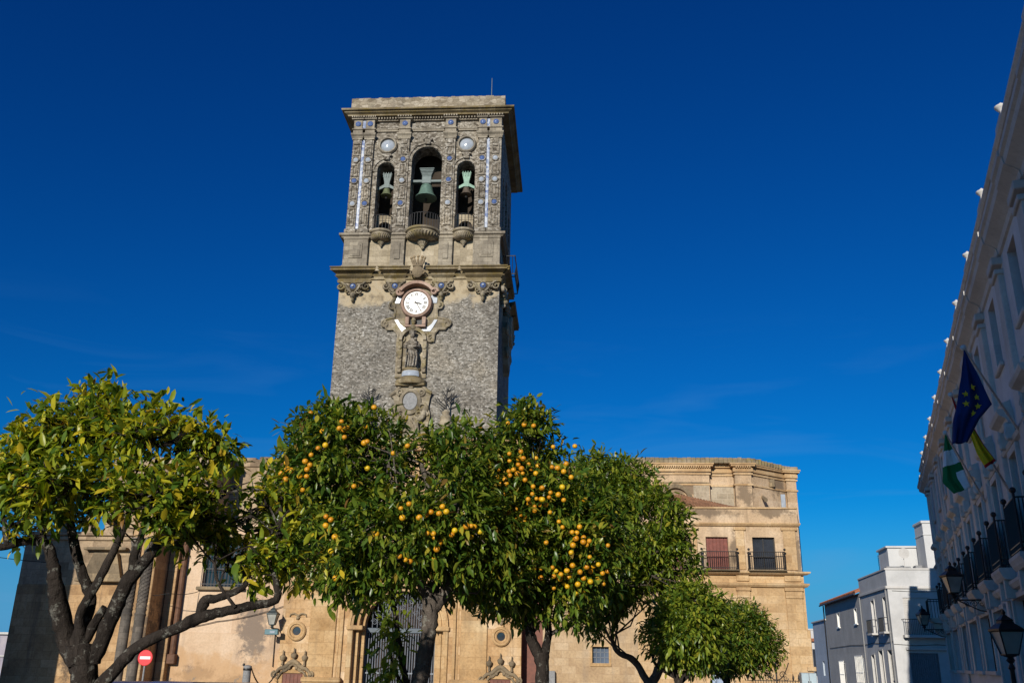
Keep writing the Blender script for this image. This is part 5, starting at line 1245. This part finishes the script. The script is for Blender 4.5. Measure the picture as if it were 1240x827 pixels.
for i in range(N):
    m_ = (pts[i]+pts[i+1])/2; d = (pts[i+1]-pts[i]).normalized(); s = d.cross(Vector((0,0,1))).normalized() if i % 2 else d.cross(d.cross(Vector((0,0,1)))).normalized()
    mb.tube([m_+d*.065*math.cos(a)+s*.035*math.sin(a) for a in [2*math.pi*k/10 for k in range(11)]], .014, 4, False)
mb.build('chain_links', M['cable'], ch)
# iron gate screen in front of the annex
ip = at(940, 815, 45)
t = thing('iron_railing', (ip.x,45,-1.2), 'black wrought iron railing with a scrolled arch under the church corner', 'railing')
mb = MB(); zb = -1.2; zt = at(940, 820, 45).z
for k in range(-11, 12):
    x = ip.x+.12*k; 
    if abs(k) < 10: mb.tube([(x,45,zb),(x,45,zt-.1)], .014, 5)
for z in (zb+.2, zt-.15, zt-.45): mb.box(ip.x-1.35, ip.x+1.35, 44.985, 45.015, z, z+.03)
mb.build('bars', M['iron'], t)
mb = MB(); mb.tube([(ip.x,45,zb),(ip.x,45,at(940,803,45).z)], .035, 8)
for s in (-1,1):
    q = [(ip.x+s*(.55*math.sin(math.pi*i/18)+.04),45,zt-.1+.0+.75*(1-math.cos(math.pi*i/9))/2) for i in range(10)]; mb.tube(q, .022, 6)
    mb.scroll((ip.x+s*.28,45,zt+.12), .16, .02, 1.5, s); mb.scroll((ip.x+s*.42,45,zt-.02), .12, .018, 1.4, -s)
    for x in (.75,1.0,1.3): mb.lathe([(.02,0),(.05,.1),(.005,.3)], (ip.x+s*x,45,zt-.12), 6)
mb.ball((ip.x,45,at(940,803,45).z), .06, 8); mb.build('scroll_crest', M['iron'], t)
cp = at(980, 822, 44)
t = thing('utility_cabinet', (cp.x,44,-1.2), 'pale blue grey metal cabinet with two doors beside the church corner', 'cabinet')
zc = at(980, 814, 44).z; pale = simple('pale_blue_metal_paint', (.36,.45,.5), .45, .4, 0, .12, 4)
mb = MB(); mb.box(cp.x-.34,cp.x+.34,44,44.4,-1.1,zc,.02); mb.box(cp.x-.36,cp.x+.36,43.98,44.42,-1.2,-1.05,.01); mb.build('cabinet_body', M['stonepost'], t)
for s in (-1,1):
    mb = MB(); mb.box(cp.x+s*.17-.155,cp.x+s*.17+.155,43.97,44.01,-1.0,zc-.03,.01); d_ = mb.build('cabinet_door', pale, t)
    mb = MB(); mb.box(cp.x+s*.05-.015,cp.x+s*.05+.015,43.95,43.97,zc-.5,zc-.35); mb.build('handle', M['iron'], d_)
def wire(pts, label, r_=.018):
    P = []
    for a, b, sag in pts:
        for i in range(17): f = i/16; P.append(a.lerp(b, f)-Vector((0,0,sag*4*f*(1-f))))
    mb = MB(); mb.tube(P, r_, 5); o = mb.build('cable', M['cable'], None); tag(o, label, 'cable', 'cables along the church front'); return o
wire([(at(-60,664,47), at(62,681,49.9), .1)], 'thin pale cable crossing the sky to the church end wall')
wire([(at(205,762,49.9), at(262,752,49.9), .05), (at(262,752,49.9), at(345,733,49.9), .12)], 'dark cable sagging over the pink wall towards the wall lantern')
wire([(at(146,722,49.3), at(205,718,47.7), .08), (at(205,718,47.7), at(240,716,49.9), .1)], 'cable looping round the carved stone pier')
wire([(at(333,768,49.92), at(330,807,49.92), 0)], 'straight cable running down the wall below the wall lantern', .022)

# ------------------------------------------------------------------ parked cars
def car(px, Y, rot, paint, label):
    c = at(px, 824, Y); z = gz(Y)
    t = thing('parked_car', (c.x, Y, z), label, 'car', 'cars parked in front of the church')
    X = Matrix.Translation((c.x, Y, z)) @ Matrix.Rotation(rot, 4, 'Z'); xf = lambda p: X @ Vector(p)
    def loft(mb, secs):
        n = len(secs[0]); mb.add([p for s in secs for p in s], [list(range(n)), list(range(len(secs)*n-1, (len(secs)-1)*n-1, -1))]+[(i*n+k,i*n+(k+1) % n,(i+1)*n+(k+1) % n,(i+1)*n+k) for i in range(len(secs)-1) for k in range(n)])
    prof = [(-2.0,.35),(-2.05,.62),(-1.98,.86),(-1.1,.98),(.9,1.0),(1.85,.94),(2.02,.72),(2.02,.38),(1.75,.25),(-1.8,.25)]
    cab = [(-1.12,.97),(-.45,1.40),(-.1,1.455),(.75,1.44),(1.35,1.2),(1.78,.96)]
    mb = MB(xf); loft(mb, [[(x,y*.5*(1-.04*(abs(y)>1.6)), z_) for x, z_ in prof] for y in (-1.66,-1.74,1.74,1.66)])
    loft(mb, [[(x*(.985),y*(.83 if z_ > 1.3 else .84 + (1.3-z_)*.38), z_) for x, z_ in cab] for y in (-.76,.76)])
    o = mb.build('body', paint, t, 35); bv = o.modifiers.new('b', 'BEVEL'); bv.width = .05; bv.segments = 3; bv.limit_method = 'ANGLE'
    mb = MB(xf)
    for s in (-1,1): mb.add([(-.98,s*.755,1.03),(-.42,s*.68,1.34),(.2,s*.67,1.37),(.2,s*.765,1.03)], [(0,1,2,3)]); mb.add([(.26,s*.765,1.03),(.26,s*.67,1.37),(.75,s*.67,1.36),(1.3,s*.76,1.05)], [(0,1,2,3)])
    mb.add([(-1.15,-.66,1.0),(-.5,-.58,1.39),(-.5,.58,1.39),(-1.15,.66,1.0)], [(0,1,2,3)]); mb.add([(1.77,-.64,1.0),(1.36,-.58,1.23),(1.36,.58,1.23),(1.77,.64,1.0)], [(0,1,2,3)])
    mb.build('windows', M['glass'], t)
    for x in (-1.25,1.25):
        for s in (-1,1):
            mb = MB(xf); mb.lathe([(.2,-.1),(.31,-.1),(.32,-.05),(.32,.05),(.31,.1),(.2,.1)], (x,s*.8,.32), 20, 'y'); w = mb.build('wheel', M['black'], t, 40)
            mb = MB(xf); mb.lathe([(.2,-.09),(.16,.0),(.05,.05),(1e-6,.06)], (x,s*.84,.32), 14, 'y'); mb.build('rim', M['stonepost'], w)
    for s in (-1,1):
        mb = MB(xf); mb.ball((-1.98,s*.58,.74), .14, 10, .5, 1.2, .6); mb.build('headlight', M['lampglass'], t, True)
        mb = MB(xf); mb.ball((1.97,s*.62,.78), .13, 10, .4, 1, .8); mb.build('tail_light', simple('red_lens', (.35,.01,.01), .2, .5, 0, .1, 3, 0), t, True)
        mb = MB(xf); mb.ball((-.75,s*.93,1.05), .1, 8, .6, 1, .8); mb.build('wing_mirror', paint, t, True)
cp_ = lambda n, c: simple(n, c, .25, .6, .1, .05, 3, 0)
car(213, 27.5, R(84), cp_('car_blue_paint', (.03,.07,.2)), 'blue car roof beside the chained pillar, nearest the pink wall')
car(160, 28.5, R(96), cp_('car_dark_blue_paint', (.05,.06,.12)), 'dark blue car roof under the no entry sign')
car(278, 27.0, R(90), cp_('car_sand_paint', (.32,.25,.18)), 'sand coloured car roof just left of the stone pillar')

# ------------------------------------------------------------------ orange trees
def vnoise(P, f, seed):
    r_ = np.random.RandomState(seed); s = np.zeros(len(P))
    for k in range(5):
        d = r_.normal(size=3); d /= np.linalg.norm(d); s += np.sin(P @ d * f * r_.uniform(.7,1.6) + r_.uniform(0,6.28))
    return s/5
def leaves_mesh(name, twigs, outs, leaf, per, mat, parent, seed, droop=.35, spread=.09, wide=1.0):
    """twigs: Nx3 points, outs: Nx3 directions; every twig carries a tuft of folded pointed leaves"""
    r_ = np.random.RandomState(seed); n = len(twigs)*per
    T = np.repeat(twigs, per, 0); O = np.repeat(outs, per, 0)
    k = np.tile(np.linspace(-.7, 1, per), len(twigs))[:, None]
    base = T + O*k*spread*1.3 + r_.normal(size=(n,3))*spread*.28
    d = O*.75 + r_.normal(size=(n,3))*.62 + np.array([0,0,-droop]); d /= np.linalg.norm(d, axis=1)[:,None]
    ref = np.array([0,0,1.]) + r_.normal(size=(n,3))*.35
    s = np.cross(d, ref); s /= np.linalg.norm(s, axis=1)[:,None]; u = np.cross(s, d)
    L_ = leaf*np.clip(r_.normal(1, .28, (n,1)), .4, 1.7); Wd = L_*r_.uniform(.14,.215,(n,1))*wide; cv = r_.uniform(-.05,.42,(n,1)); fo = r_.uniform(.15,.55,(n,1))
    def pt(t_, w, up): return base + d*L_*t_ + s*Wd*w + u*(L_*(-cv*t_*t_) + Wd*up*fo)
    V = np.stack([pt(0,0,0), pt(.3,-.85,.8), pt(.3,0,0), pt(.3,.85,.8), pt(.68,-.8,.8), pt(.68,0,0), pt(.68,.8,.8), pt(1,0,0)], 1)
    fc = np.array([0,2,1,-1, 0,3,2,-1, 1,2,5,4, 2,3,6,5, 4,5,7,-1, 5,6,7,-1]).reshape(6,4)
    me = bpy.data.meshes.new(name); off = np.array(wloc(parent))
    V = V.reshape(-1,3) - off
    me.vertices.add(len(V)); me.vertices.foreach_set('co', V.astype(np.float32).ravel())
    loops = []; sizes = [3,3,4,4,3,3]
    pat = np.concatenate([f[f >= 0] for f in fc]); nl = len(pat)
    idx = (pat[None,:] + (np.arange(n)*8)[:,None]).ravel()
    me.loops.add(len(idx)); me.loops.foreach_set('vertex_index', idx.astype(np.int32))
    st = np.concatenate([[0], np.cumsum(sizes)[:-1]]); starts = (st[None,:] + (np.arange(n)*nl)[:,None]).ravel()
    me.polygons.add(n*6); me.polygons.foreach_set('loop_start', starts.astype(np.int32)); me.polygons.foreach_set('loop_total', np.tile(sizes, n).astype(np.int32))
    me.polygons.foreach_set('use_smooth', np.ones(n*6, dtype=bool))
    me.materials.append(mat); me.update(calc_edges=True); me.validate()
    o = bpy.data.objects.new(name, me); COL.objects.link(o); o.parent = parent
    return o
def blob(px, py, Y, rx, ry, rd):
    c = at(px, py, Y); m = mpp(px, py, Y); return (np.array(c), np.array([rx*m, rd, ry*m]))
def sample(blobs, n, seed, gap_f, gap_t, inner=.5):
    r_ = np.random.RandomState(seed); vol = np.array([np.prod(b[1])**(2/3) for b in blobs]); pr = vol/vol.sum()
    P = []; D = []
    while len(P) < n:
        m = 4000; ids = r_.choice(len(blobs), m, p=pr); v = r_.normal(size=(m,3)); v /= np.linalg.norm(v, axis=1)[:,None]
        q = (inner + (1-inner)*r_.uniform(0,1,(m,1))**.6)
        C_ = np.array([blobs[i][0] for i in ids]); A_ = np.array([blobs[i][1] for i in ids])
        bump_ = 1 + .16*vnoise(v*1.0+C_, 3.5, seed+1)[:,None] + .10*vnoise(v+C_, 9, seed+2)[:,None]
        X = C_ + v*A_*q*bump_
        keep = vnoise(X, gap_f, seed+3) > gap_t
        for x, d in zip(X[keep], (v/A_)[keep]):
            d = d/np.linalg.norm(d); P.append(x); D.append(d)
    P = np.array(P[:n]); D = np.array(D[:n]) + np.array([0,0,.25]) + r_.normal(size=(n,3))*.45; D /= np.linalg.norm(D, axis=1)[:,None]
    return P, D
def limb(mb, pts, sub=5, wob=.012, seed=0):
    """picture points (px, py, Y, radius in px) to a knotty limb"""
    rnd = random.Random(seed); P = []; Rr = []
    C = [(at(p[0],p[1],p[2]), p[3]*mpp(p[0],p[1],p[2])) for p in pts]
    for i in range(len(C)-1):
        a0 = C[max(0,i-1)][0]; a, ra = C[i]; b, rb = C[i+1]; b1 = C[min(len(C)-1,i+2)][0]
        for k in range(sub):
            f = k/sub; q = ((a*2)+(b-a0)*f+(a0*2-a*5+b*4-b1)*f*f+(a*3-a0-b*3+b1)*f**3)*.5
            P.append(q+Vector((rnd.uniform(-1,1),rnd.uniform(-1,1),rnd.uniform(-1,1)))*ra*.10); Rr.append((ra+(rb-ra)*f)*rnd.uniform(.95,1.06))
    P.append(C[-1][0]); Rr.append(C[-1][1]); mb.tube(P, Rr, 10); return P, Rr
def orange_at(px, py, blobs, rnd):
    d = (FW + RT*((px-PW/2)/FPX) + UP*((PH/2-py)/FPX)); best = None
    for c, a in blobs:
        o_ = (np.array(CAM)-c)/a; dd = np.array(d)/a; A = dd@dd; B = o_@dd; Cc = o_@o_-1.0; disc = B*B-A*Cc
        if disc > 0:
            t_ = (-B-math.sqrt(disc))/A
            if best is None or t_ < best: best = t_
    if best is None: best = min(((Vector(b[0])-CAM).dot(d)/d.dot(d)) for b in blobs)
    return CAM + d*(best) - d.normalized()*rnd.uniform(.0,.12)
_o = MB(); _o.lathe([(max(1e-7,math.sin(math.pi*i/14)), -math.cos(math.pi*i/14)*(.95 if i not in (14,) else .9)) for i in range(15)], (0,0,0), 20); _om = _o.build('orange', M['peel'], None, True); OM = _om.data; bpy.data.objects.remove(_om)
_s = MB(); _s.lathe([(.14,.86),(.2,.92),(.1,1.0),(.03,1.05)], (0,0,0), 5); _sm = _s.build('stalk', M['leaf_green'], None); SM = _sm.data; bpy.data.objects.remove(_sm)
def orange_tree(base_px, Y, label, limbs, blobs, ntw, leaf, per, mat, oranges, seed, bark, gap=(3.2,-.35), orr=.028, inner=.45, twigs=.12, droop=.35, spread=None, wide=1.0):
    b = at(base_px, 827, Y); t = thing('orange_tree', (b.x, Y, gz(Y)), label, 'tree', 'orange trees along the square')
    mb = MB(); nodes = []
    for i, l in enumerate(limbs):
        P, Rr = limb(mb, l, 5, .012, seed*10+i); nodes += [p for p, q in zip(P, Rr) if q < .09]
        if i == 0: mb.tube([Vector((P[0].x+.02, P[0].y, gz(Y)-.05)), Vector((P[0].x+.01, P[0].y, gz(Y)+.12)), (P[0]+Vector((P[0].x,P[0].y,gz(Y))))*.5, P[0]], [Rr[0]*1.7, Rr[0]*1.3, Rr[0]*1.1, Rr[0]], 10)
    T, D = sample(blobs, ntw, seed, gap[0], gap[1], inner)
    NA = np.array([tuple(p) for p in nodes]); rnd = random.Random(seed)
    for c, a in blobs:                                     # secondary limbs up into every part of the crown
        c = np.array(c)
        for q in range(4):
            e = c + a*np.array([rnd.uniform(-.6,.6),rnd.uniform(-.5,.5),rnd.uniform(-.2,.6)]); od = np.argsort(((NA-e)**2).sum(1)); s = NA[od[rnd.randrange(min(14,len(od)))]]
            ln = np.linalg.norm(e-s); m_ = s*.6+e*.4 + np.array([rnd.uniform(-.2,.2),rnd.uniform(-.2,.2),rnd.uniform(-.18,.05)])*ln; w_ = min(.014,.004+.012*ln); mb.tube([s, m_, m_*.4+e*.6+np.array([0,0,.04*ln]), e], [w_,w_*.8,w_*.6,.003], 5); 
            for f in (.35,.6,.85,1.0): nodes.append(Vector(s*(1-f)+e*f))
    NA = np.array([tuple(p) for p in nodes])
    for i in range(int(ntw*twigs)):
        j = rnd.randrange(ntw); e = T[j]; s = NA[np.argmin(((NA-e)**2).sum(1))]; m_ = (s*.4+e*.6)+np.array([rnd.uniform(-.04,.04),rnd.uniform(-.04,.04),-.03]); mb.tube([s, m_, e], [.009,.006,.003], 3, False)
    mb.build('trunk', bark, t, 60)
    leaves_mesh('crown', T, D, leaf, per, mat, t, seed+5, droop, spread or leaf*.95, wide)
    if len(oranges) > 100:                                 # the hundred that show largest are parts, the rest one mass
        mb = MB()
        for (px, py) in oranges[100:]:
            k = orr*rnd.uniform(.75,1.05); p = orange_at(px, py, blobs, rnd); mb.lathe([(max(1e-7,math.sin(math.pi*i/8))*k, -math.cos(math.pi*i/8)*k*.97) for i in range(9)], p, 12)
        structure(mb.build('oranges', M['peel'], t, True), 'stuff')
    for (px, py) in oranges[:100]:
        p = orange_at(px, py, blobs, rnd); o = bpy.data.objects.new('orange', OM); COL.objects.link(o); o.parent = t
        o.location = p - wloc(t); k = orr*rnd.uniform(.8,1.15); o.scale = (k,k,k*rnd.uniform(.93,1.03)); o.rotation_euler = (rnd.uniform(-.5,.5),rnd.uniform(-.5,.5),rnd.uniform(0,6))
    return t
OC = [(300+x/2.2525, 460+y/2.2525) for x, y in [(345,75),(172,90),(322,128),(204,140),(262,137),(270,130),(250,132),(318,172),(326,168),(192,186),(212,178),(105,226),(108,243),(157,222),(170,232),(162,244),(161,263),(92,255),(440,338),(227,381),(213,397),(223,410),(238,428),(227,467),(522,364),(468,375),(500,360),(490,418),(510,430),(523,445),(530,440),(414,480),(430,490),(507,490),(503,532),(557,422),(585,411),(618,400),(610,398),(215,525),(397,200),(240,540),(290,290),(436,180),(150,300),(350,420)]]
OR_ = [(300+x/2.2525, 460+y/2.2525) for x, y in [(710,118),(780,125),(630,178),(665,185),(674,202),(690,212),(686,220),(740,215),(738,231),(736,256),(766,230),(725,245),(750,255),(650,346),(672,350),(654,365),(654,393),(706,355),(768,338),(803,295),(800,325),(822,320),(742,370),(752,385),(731,382),(740,390),(845,240),(862,248),(885,415),(893,433),(870,520),(875,537),(855,530),(835,535),(612,190),(645,190),(680,265),(590,200)]] + [(640+x/2.694, 520+y/2.694) for x, y in [(115,137),(45,190),(5,243),(115,230),(70,270),(45,228),(142,335),(155,355),(158,336),(190,376),(85,475),(105,473),(127,460),(131,480),(190,448),(212,446),(228,440),(241,482),(258,462),(180,485),(155,535)]]
def more(L_, n, seed, box=None):
    rnd = random.Random(seed); o = list(L_)
    while len(o) < n:
        x, y = rnd.choice(L_); w_ = 12 if rnd.random() < .8 else 38; q = (x+rnd.uniform(-w_,w_), y+rnd.uniform(-w_*.8,w_*.8))
        if min((q[0]-a)**2+(q[1]-b)**2 for a, b in o) > 24 and (not box or (box[0] < q[0] < box[1] and box[2] < q[1] < box[3])): o.append(q)
    return o
OC = more(OC, 66, 3, (332,600,492,690)); OR_ = more(OR_, 150, 4, (575,738,500,725))
# middle tree
CB = [blob(415,570,9.0,76,66,.75), blob(368,605,8.9,48,60,.5), blob(440,540,9.2,58,42,.6), blob(395,527,9.1,42,34,.45), blob(520,600,9.0,82,72,.8), blob(465,650,8.9,95,58,.75), blob(560,640,9.2,80,66,.7), blob(400,670,9.1,55,45,.55), blob(540,690,9.4,62,38,.5), blob(600,690,9.5,42,40,.45), blob(425,700,8.9,26,32,.25), blob(560,550,9.3,36,34,.4)]
t = orange_tree(507, 9.0, 'full green orange tree hung with fruit, right in front of the church doorway', [
    [(503,845,9,11.5),(509,820,9,10),(516,785,9,9.5),(520,755,9,9.5),(522,735,9,10.5),(524,724,9,10)],
    [(522,735,9,8.5),(512,712,9,6.5),(504,690,8.95,5.5),(480,650,8.9,4.5),(430,590,8.95,3)],
    [(525,735,9,8.5),(540,715,9.05,7.5),(549,692,9.1,5.5),(575,640,9.2,4),(590,600,9.2,3)],
    [(520,720,9,7),(530,690,9.1,5.5),(525,620,9.1,4),(510,560,9.1,2.5)],
    [(505,690,8.95,5),(450,670,8.9,4),(390,640,8.9,2.8)]], CB, 4200, .094, 7, M['leaf_green'], OC, 11, M['bark'], gap=(3.6,-.52))
# leafy sucker shoots at its trunk
SK = [blob(470,735,8.85,22,40,.16), blob(478,785,8.85,20,28,.15), blob(470,815,8.85,26,16,.15), blob(448,715,8.85,25,22,.15)]
for q_, nq in ((SK[:1]+SK[3:], 50), (SK[1:3], 38)):
    T_, D_ = sample(q_, nq, 77, 4, -.9, .1); leaves_mesh('sucker_leaves', T_, D_, .095, 6, M['leaf_mid'], t, 78, .5, .09)
_stems = ([(497,850,8.95,4),(485,790,8.9,3.5),(478,740,8.9,3),(470,690,8.9,2.5)], [(500,850,8.95,3),(480,815,8.85,2),(470,780,8.85,1.5)])
for pts in _stems:
    mb = MB(); limb(mb, pts, 5, .01, 5); mb.build('sucker_stem', M['bark_dark'], t, 60)
# right tree of the laden pair
RB = [blob(632,548,9.9,42,48,.5), blob(625,610,10,62,62,.7), blob(668,600,10,58,62,.65), blob(700,645,10,58,58,.6), blob(650,665,10.1,68,55,.7), blob(700,690,10.1,44,32,.45), blob(625,715,10.3,52,34,.5), blob(680,722,10.2,48,32,.45), blob(640,510,10,20,22,.25)]
orange_tree(655, 10.2, 'laden orange tree with clusters of bright fruit and a dark forked trunk', [
    [(657,845,10.2,9),(657,815,10.2,8),(656,792,10.2,9)], [(654,796,10.2,7),(643,772,10.15,6.5),(640,745,10.1,5.5),(632,690,10.1,4.5),(630,610,10,3)],
    [(658,796,10.2,6),(664,770,10.2,4.5),(664,745,10.2,4),(675,690,10.1,4),(690,640,10,2.5)], [(664,768,10.2,3),(690,757,10.1,2),(705,748,10.1,1.5)]], RB, 3300, .094, 7, M['leaf_green'], OR_, 21, M['bark_dark'])
# three rounder trees behind
TB = [blob(725,600,13.5,48,48,.7), blob(765,640,13.4,62,58,.9), blob(800,690,13.2,48,50,.7), blob(755,700,13.4,62,48,.8), blob(720,575,13.6,28,30,.5), blob(735,740,13.6,42,34,.6), blob(790,735,13.4,50,34,.6), blob(815,640,13.4,22,32,.4), blob(760,590,13.6,36,36,.5)]
orange_tree(785, 13.6, 'fruitless round green orange tree behind the laden one, lower than the church windows', [
    [(787,845,13.6,6),(786,823,13.6,6)], [(784,826,13.6,4.5),(768,800,13.6,4),(747,788,13.5,3),(740,770,13.5,2)], [(789,826,13.6,6),(803,800,13.6,5.5),(808,770,13.5,4),(795,700,13.4,3),(765,640,13.4,2)]], TB, 3300, .092, 7, M['leaf_mid'], [], 31, M['bark'], gap=(2.6,-.45))
UB = [blob(832,755,12.7,42,40,.8), blob(815,775,12.7,36,30,.6), blob(850,740,12.7,26,26,.5), blob(845,785,12.7,34,26,.6)]
orange_tree(822, 12.7, 'small bushy orange tree squeezed between two rounder neighbours', [
    [(823,845,12.7,5.5),(822,822,12.7,5.5)], [(820,824,12.7,4),(813,800,12.7,3.5),(815,770,12.7,2.5)], [(824,824,12.7,4),(845,803,12.7,3),(850,775,12.7,2.2)], [(822,822,12.7,3),(795,805,12.7,2),(790,790,12.7,1.5)]], UB, 1500, .085, 7, M['leaf_mid'], [], 41, M['bark_dark'], gap=(2.6,-.5))
VB = [blob(890,772,19.5,48,40,1.0), blob(865,765,19.5,36,34,.7), blob(915,785,19.5,30,28,.6), blob(895,748,19.8,28,20,.5), blob(875,795,19.5,34,20,.6)]
orange_tree(879, 19.5, 'compact dome shaped orange tree farthest right before the church corner', [
    [(880,845,19.5,5),(879,815,19.5,4.5),(872,795,19.5,3.5),(870,770,19.5,2.5)], [(880,818,19.5,3.5),(893,800,19.5,3),(900,775,19.5,2)], [(879,820,19.5,3),(855,808,19.5,2),(845,795,19.5,1.5)]], VB, 2500, .09, 7, M['leaf_green'], [], 51, M['bark_dark'], gap=(2.6,-.5))
# near tree at the left
LB = [blob(22,578,5.1,36,32,.3), blob(55,535,5.2,38,36,.3), blob(118,520,5.3,50,38,.35), blob(126,492,5.35,24,15,.18), blob(62,512,5.3,20,14,.15), blob(90,592,5.0,66,40,.35), blob(188,540,5.2,50,38,.35), blob(198,512,5.3,24,16,.15), blob(255,538,5.4,34,20,.2), blob(180,605,5.0,68,38,.35), blob(268,620,5.2,60,38,.35), blob(330,628,5.4,44,38,.3), blob(285,678,5.25,48,28,.25), blob(352,672,5.5,36,34,.3), blob(215,650,5.1,32,20,.2), blob(-20,600,5.1,36,36,.3), blob(325,598,5.4,30,22,.2), blob(140,640,5.1,26,14,.15), blob(25,640,5.05,22,12,.12)]
orange_tree(100, 5.2, 'near orange tree with yellowing leaves, black branching limbs and open crown at the left', [
    [(104,850,5.2,18),(103,822,5.2,15.5),(101,800,5.2,17),(98,782,5.2,18)],
    [(92,800,5.2,11.1),(80,770,5.2,11.8),(72,735,5.15,11.1),(66,700,5.1,8.1),(64,680,5.1,6.7),(55,658,5.1,5.9),(30,655,5.1,5.2),(2,662,5.05,4.4),(-30,655,5.0,3.7)],
    [(64,684,5.1,5.2),(50,640,5.1,3.0),(45,600,5.1,2.2),(60,550,5.15,1.5)], [(8,660,5.05,3.7),(6,640,5.05,3.0),(5,625,5.05,3.0)],
    [(92,780,5.2,9.6),(103,750,5.22,7.4),(110,725,5.25,6.7),(98,690,5.25,5.9),(88,650,5.25,5.5),(86,610,5.25,3.7),(100,550,5.3,2.2)],
    [(100,785,5.2,8.1),(97,745,5.15,5.9),(118,705,5.15,5.2),(137,668,5.2,4.8),(150,640,5.2,3.7),(165,590,5.2,2.2)],
    [(104,775,5.2,6.7),(117,750,5.2,5.5),(127,735,5.2,4.4)],
    [(112,800,5.2,9.6),(128,765,5.2,9.6),(142,730,5.2,9.2),(155,703,5.2,8.9),(178,676,5.2,7.4),(193,655,5.2,6.7),(205,630,5.25,4.4),(240,580,5.35,2.2)],
    [(160,700,5.2,6.7),(163,670,5.2,5.2),(172,645,5.2,3.7),(180,600,5.2,2.2)],
    [(115,838,5.2,9.6),(143,806,5.2,7.8),(172,779,5.2,7.0),(210,762,5.2,6.7),(240,748,5.2,7.8),(262,742,5.2,6.3),(300,734,5.25,5.5),(334,726,5.3,4.8),(334,705,5.3,3.7),(330,680,5.35,2.6),(340,640,5.4,1.5)],
    [(243,748,5.2,6.7),(248,728,5.2,6.7),(262,724,5.2,4.8),(285,716,5.22,4.1),(298,705,5.25,3.0),(292,680,5.25,1.9)],
    [(285,735,5.2,2.2),(262,700,5.2,1.9),(262,660,5.2,1.5)]], LB, 1580, .07, 6, M['leaf_yellow'], [(148+x*0, 640) for x in ()], 61, M['bark_dark'], gap=(9.0,-.12), inner=.2, twigs=.7, droop=.12, spread=.08, wide=1.14)
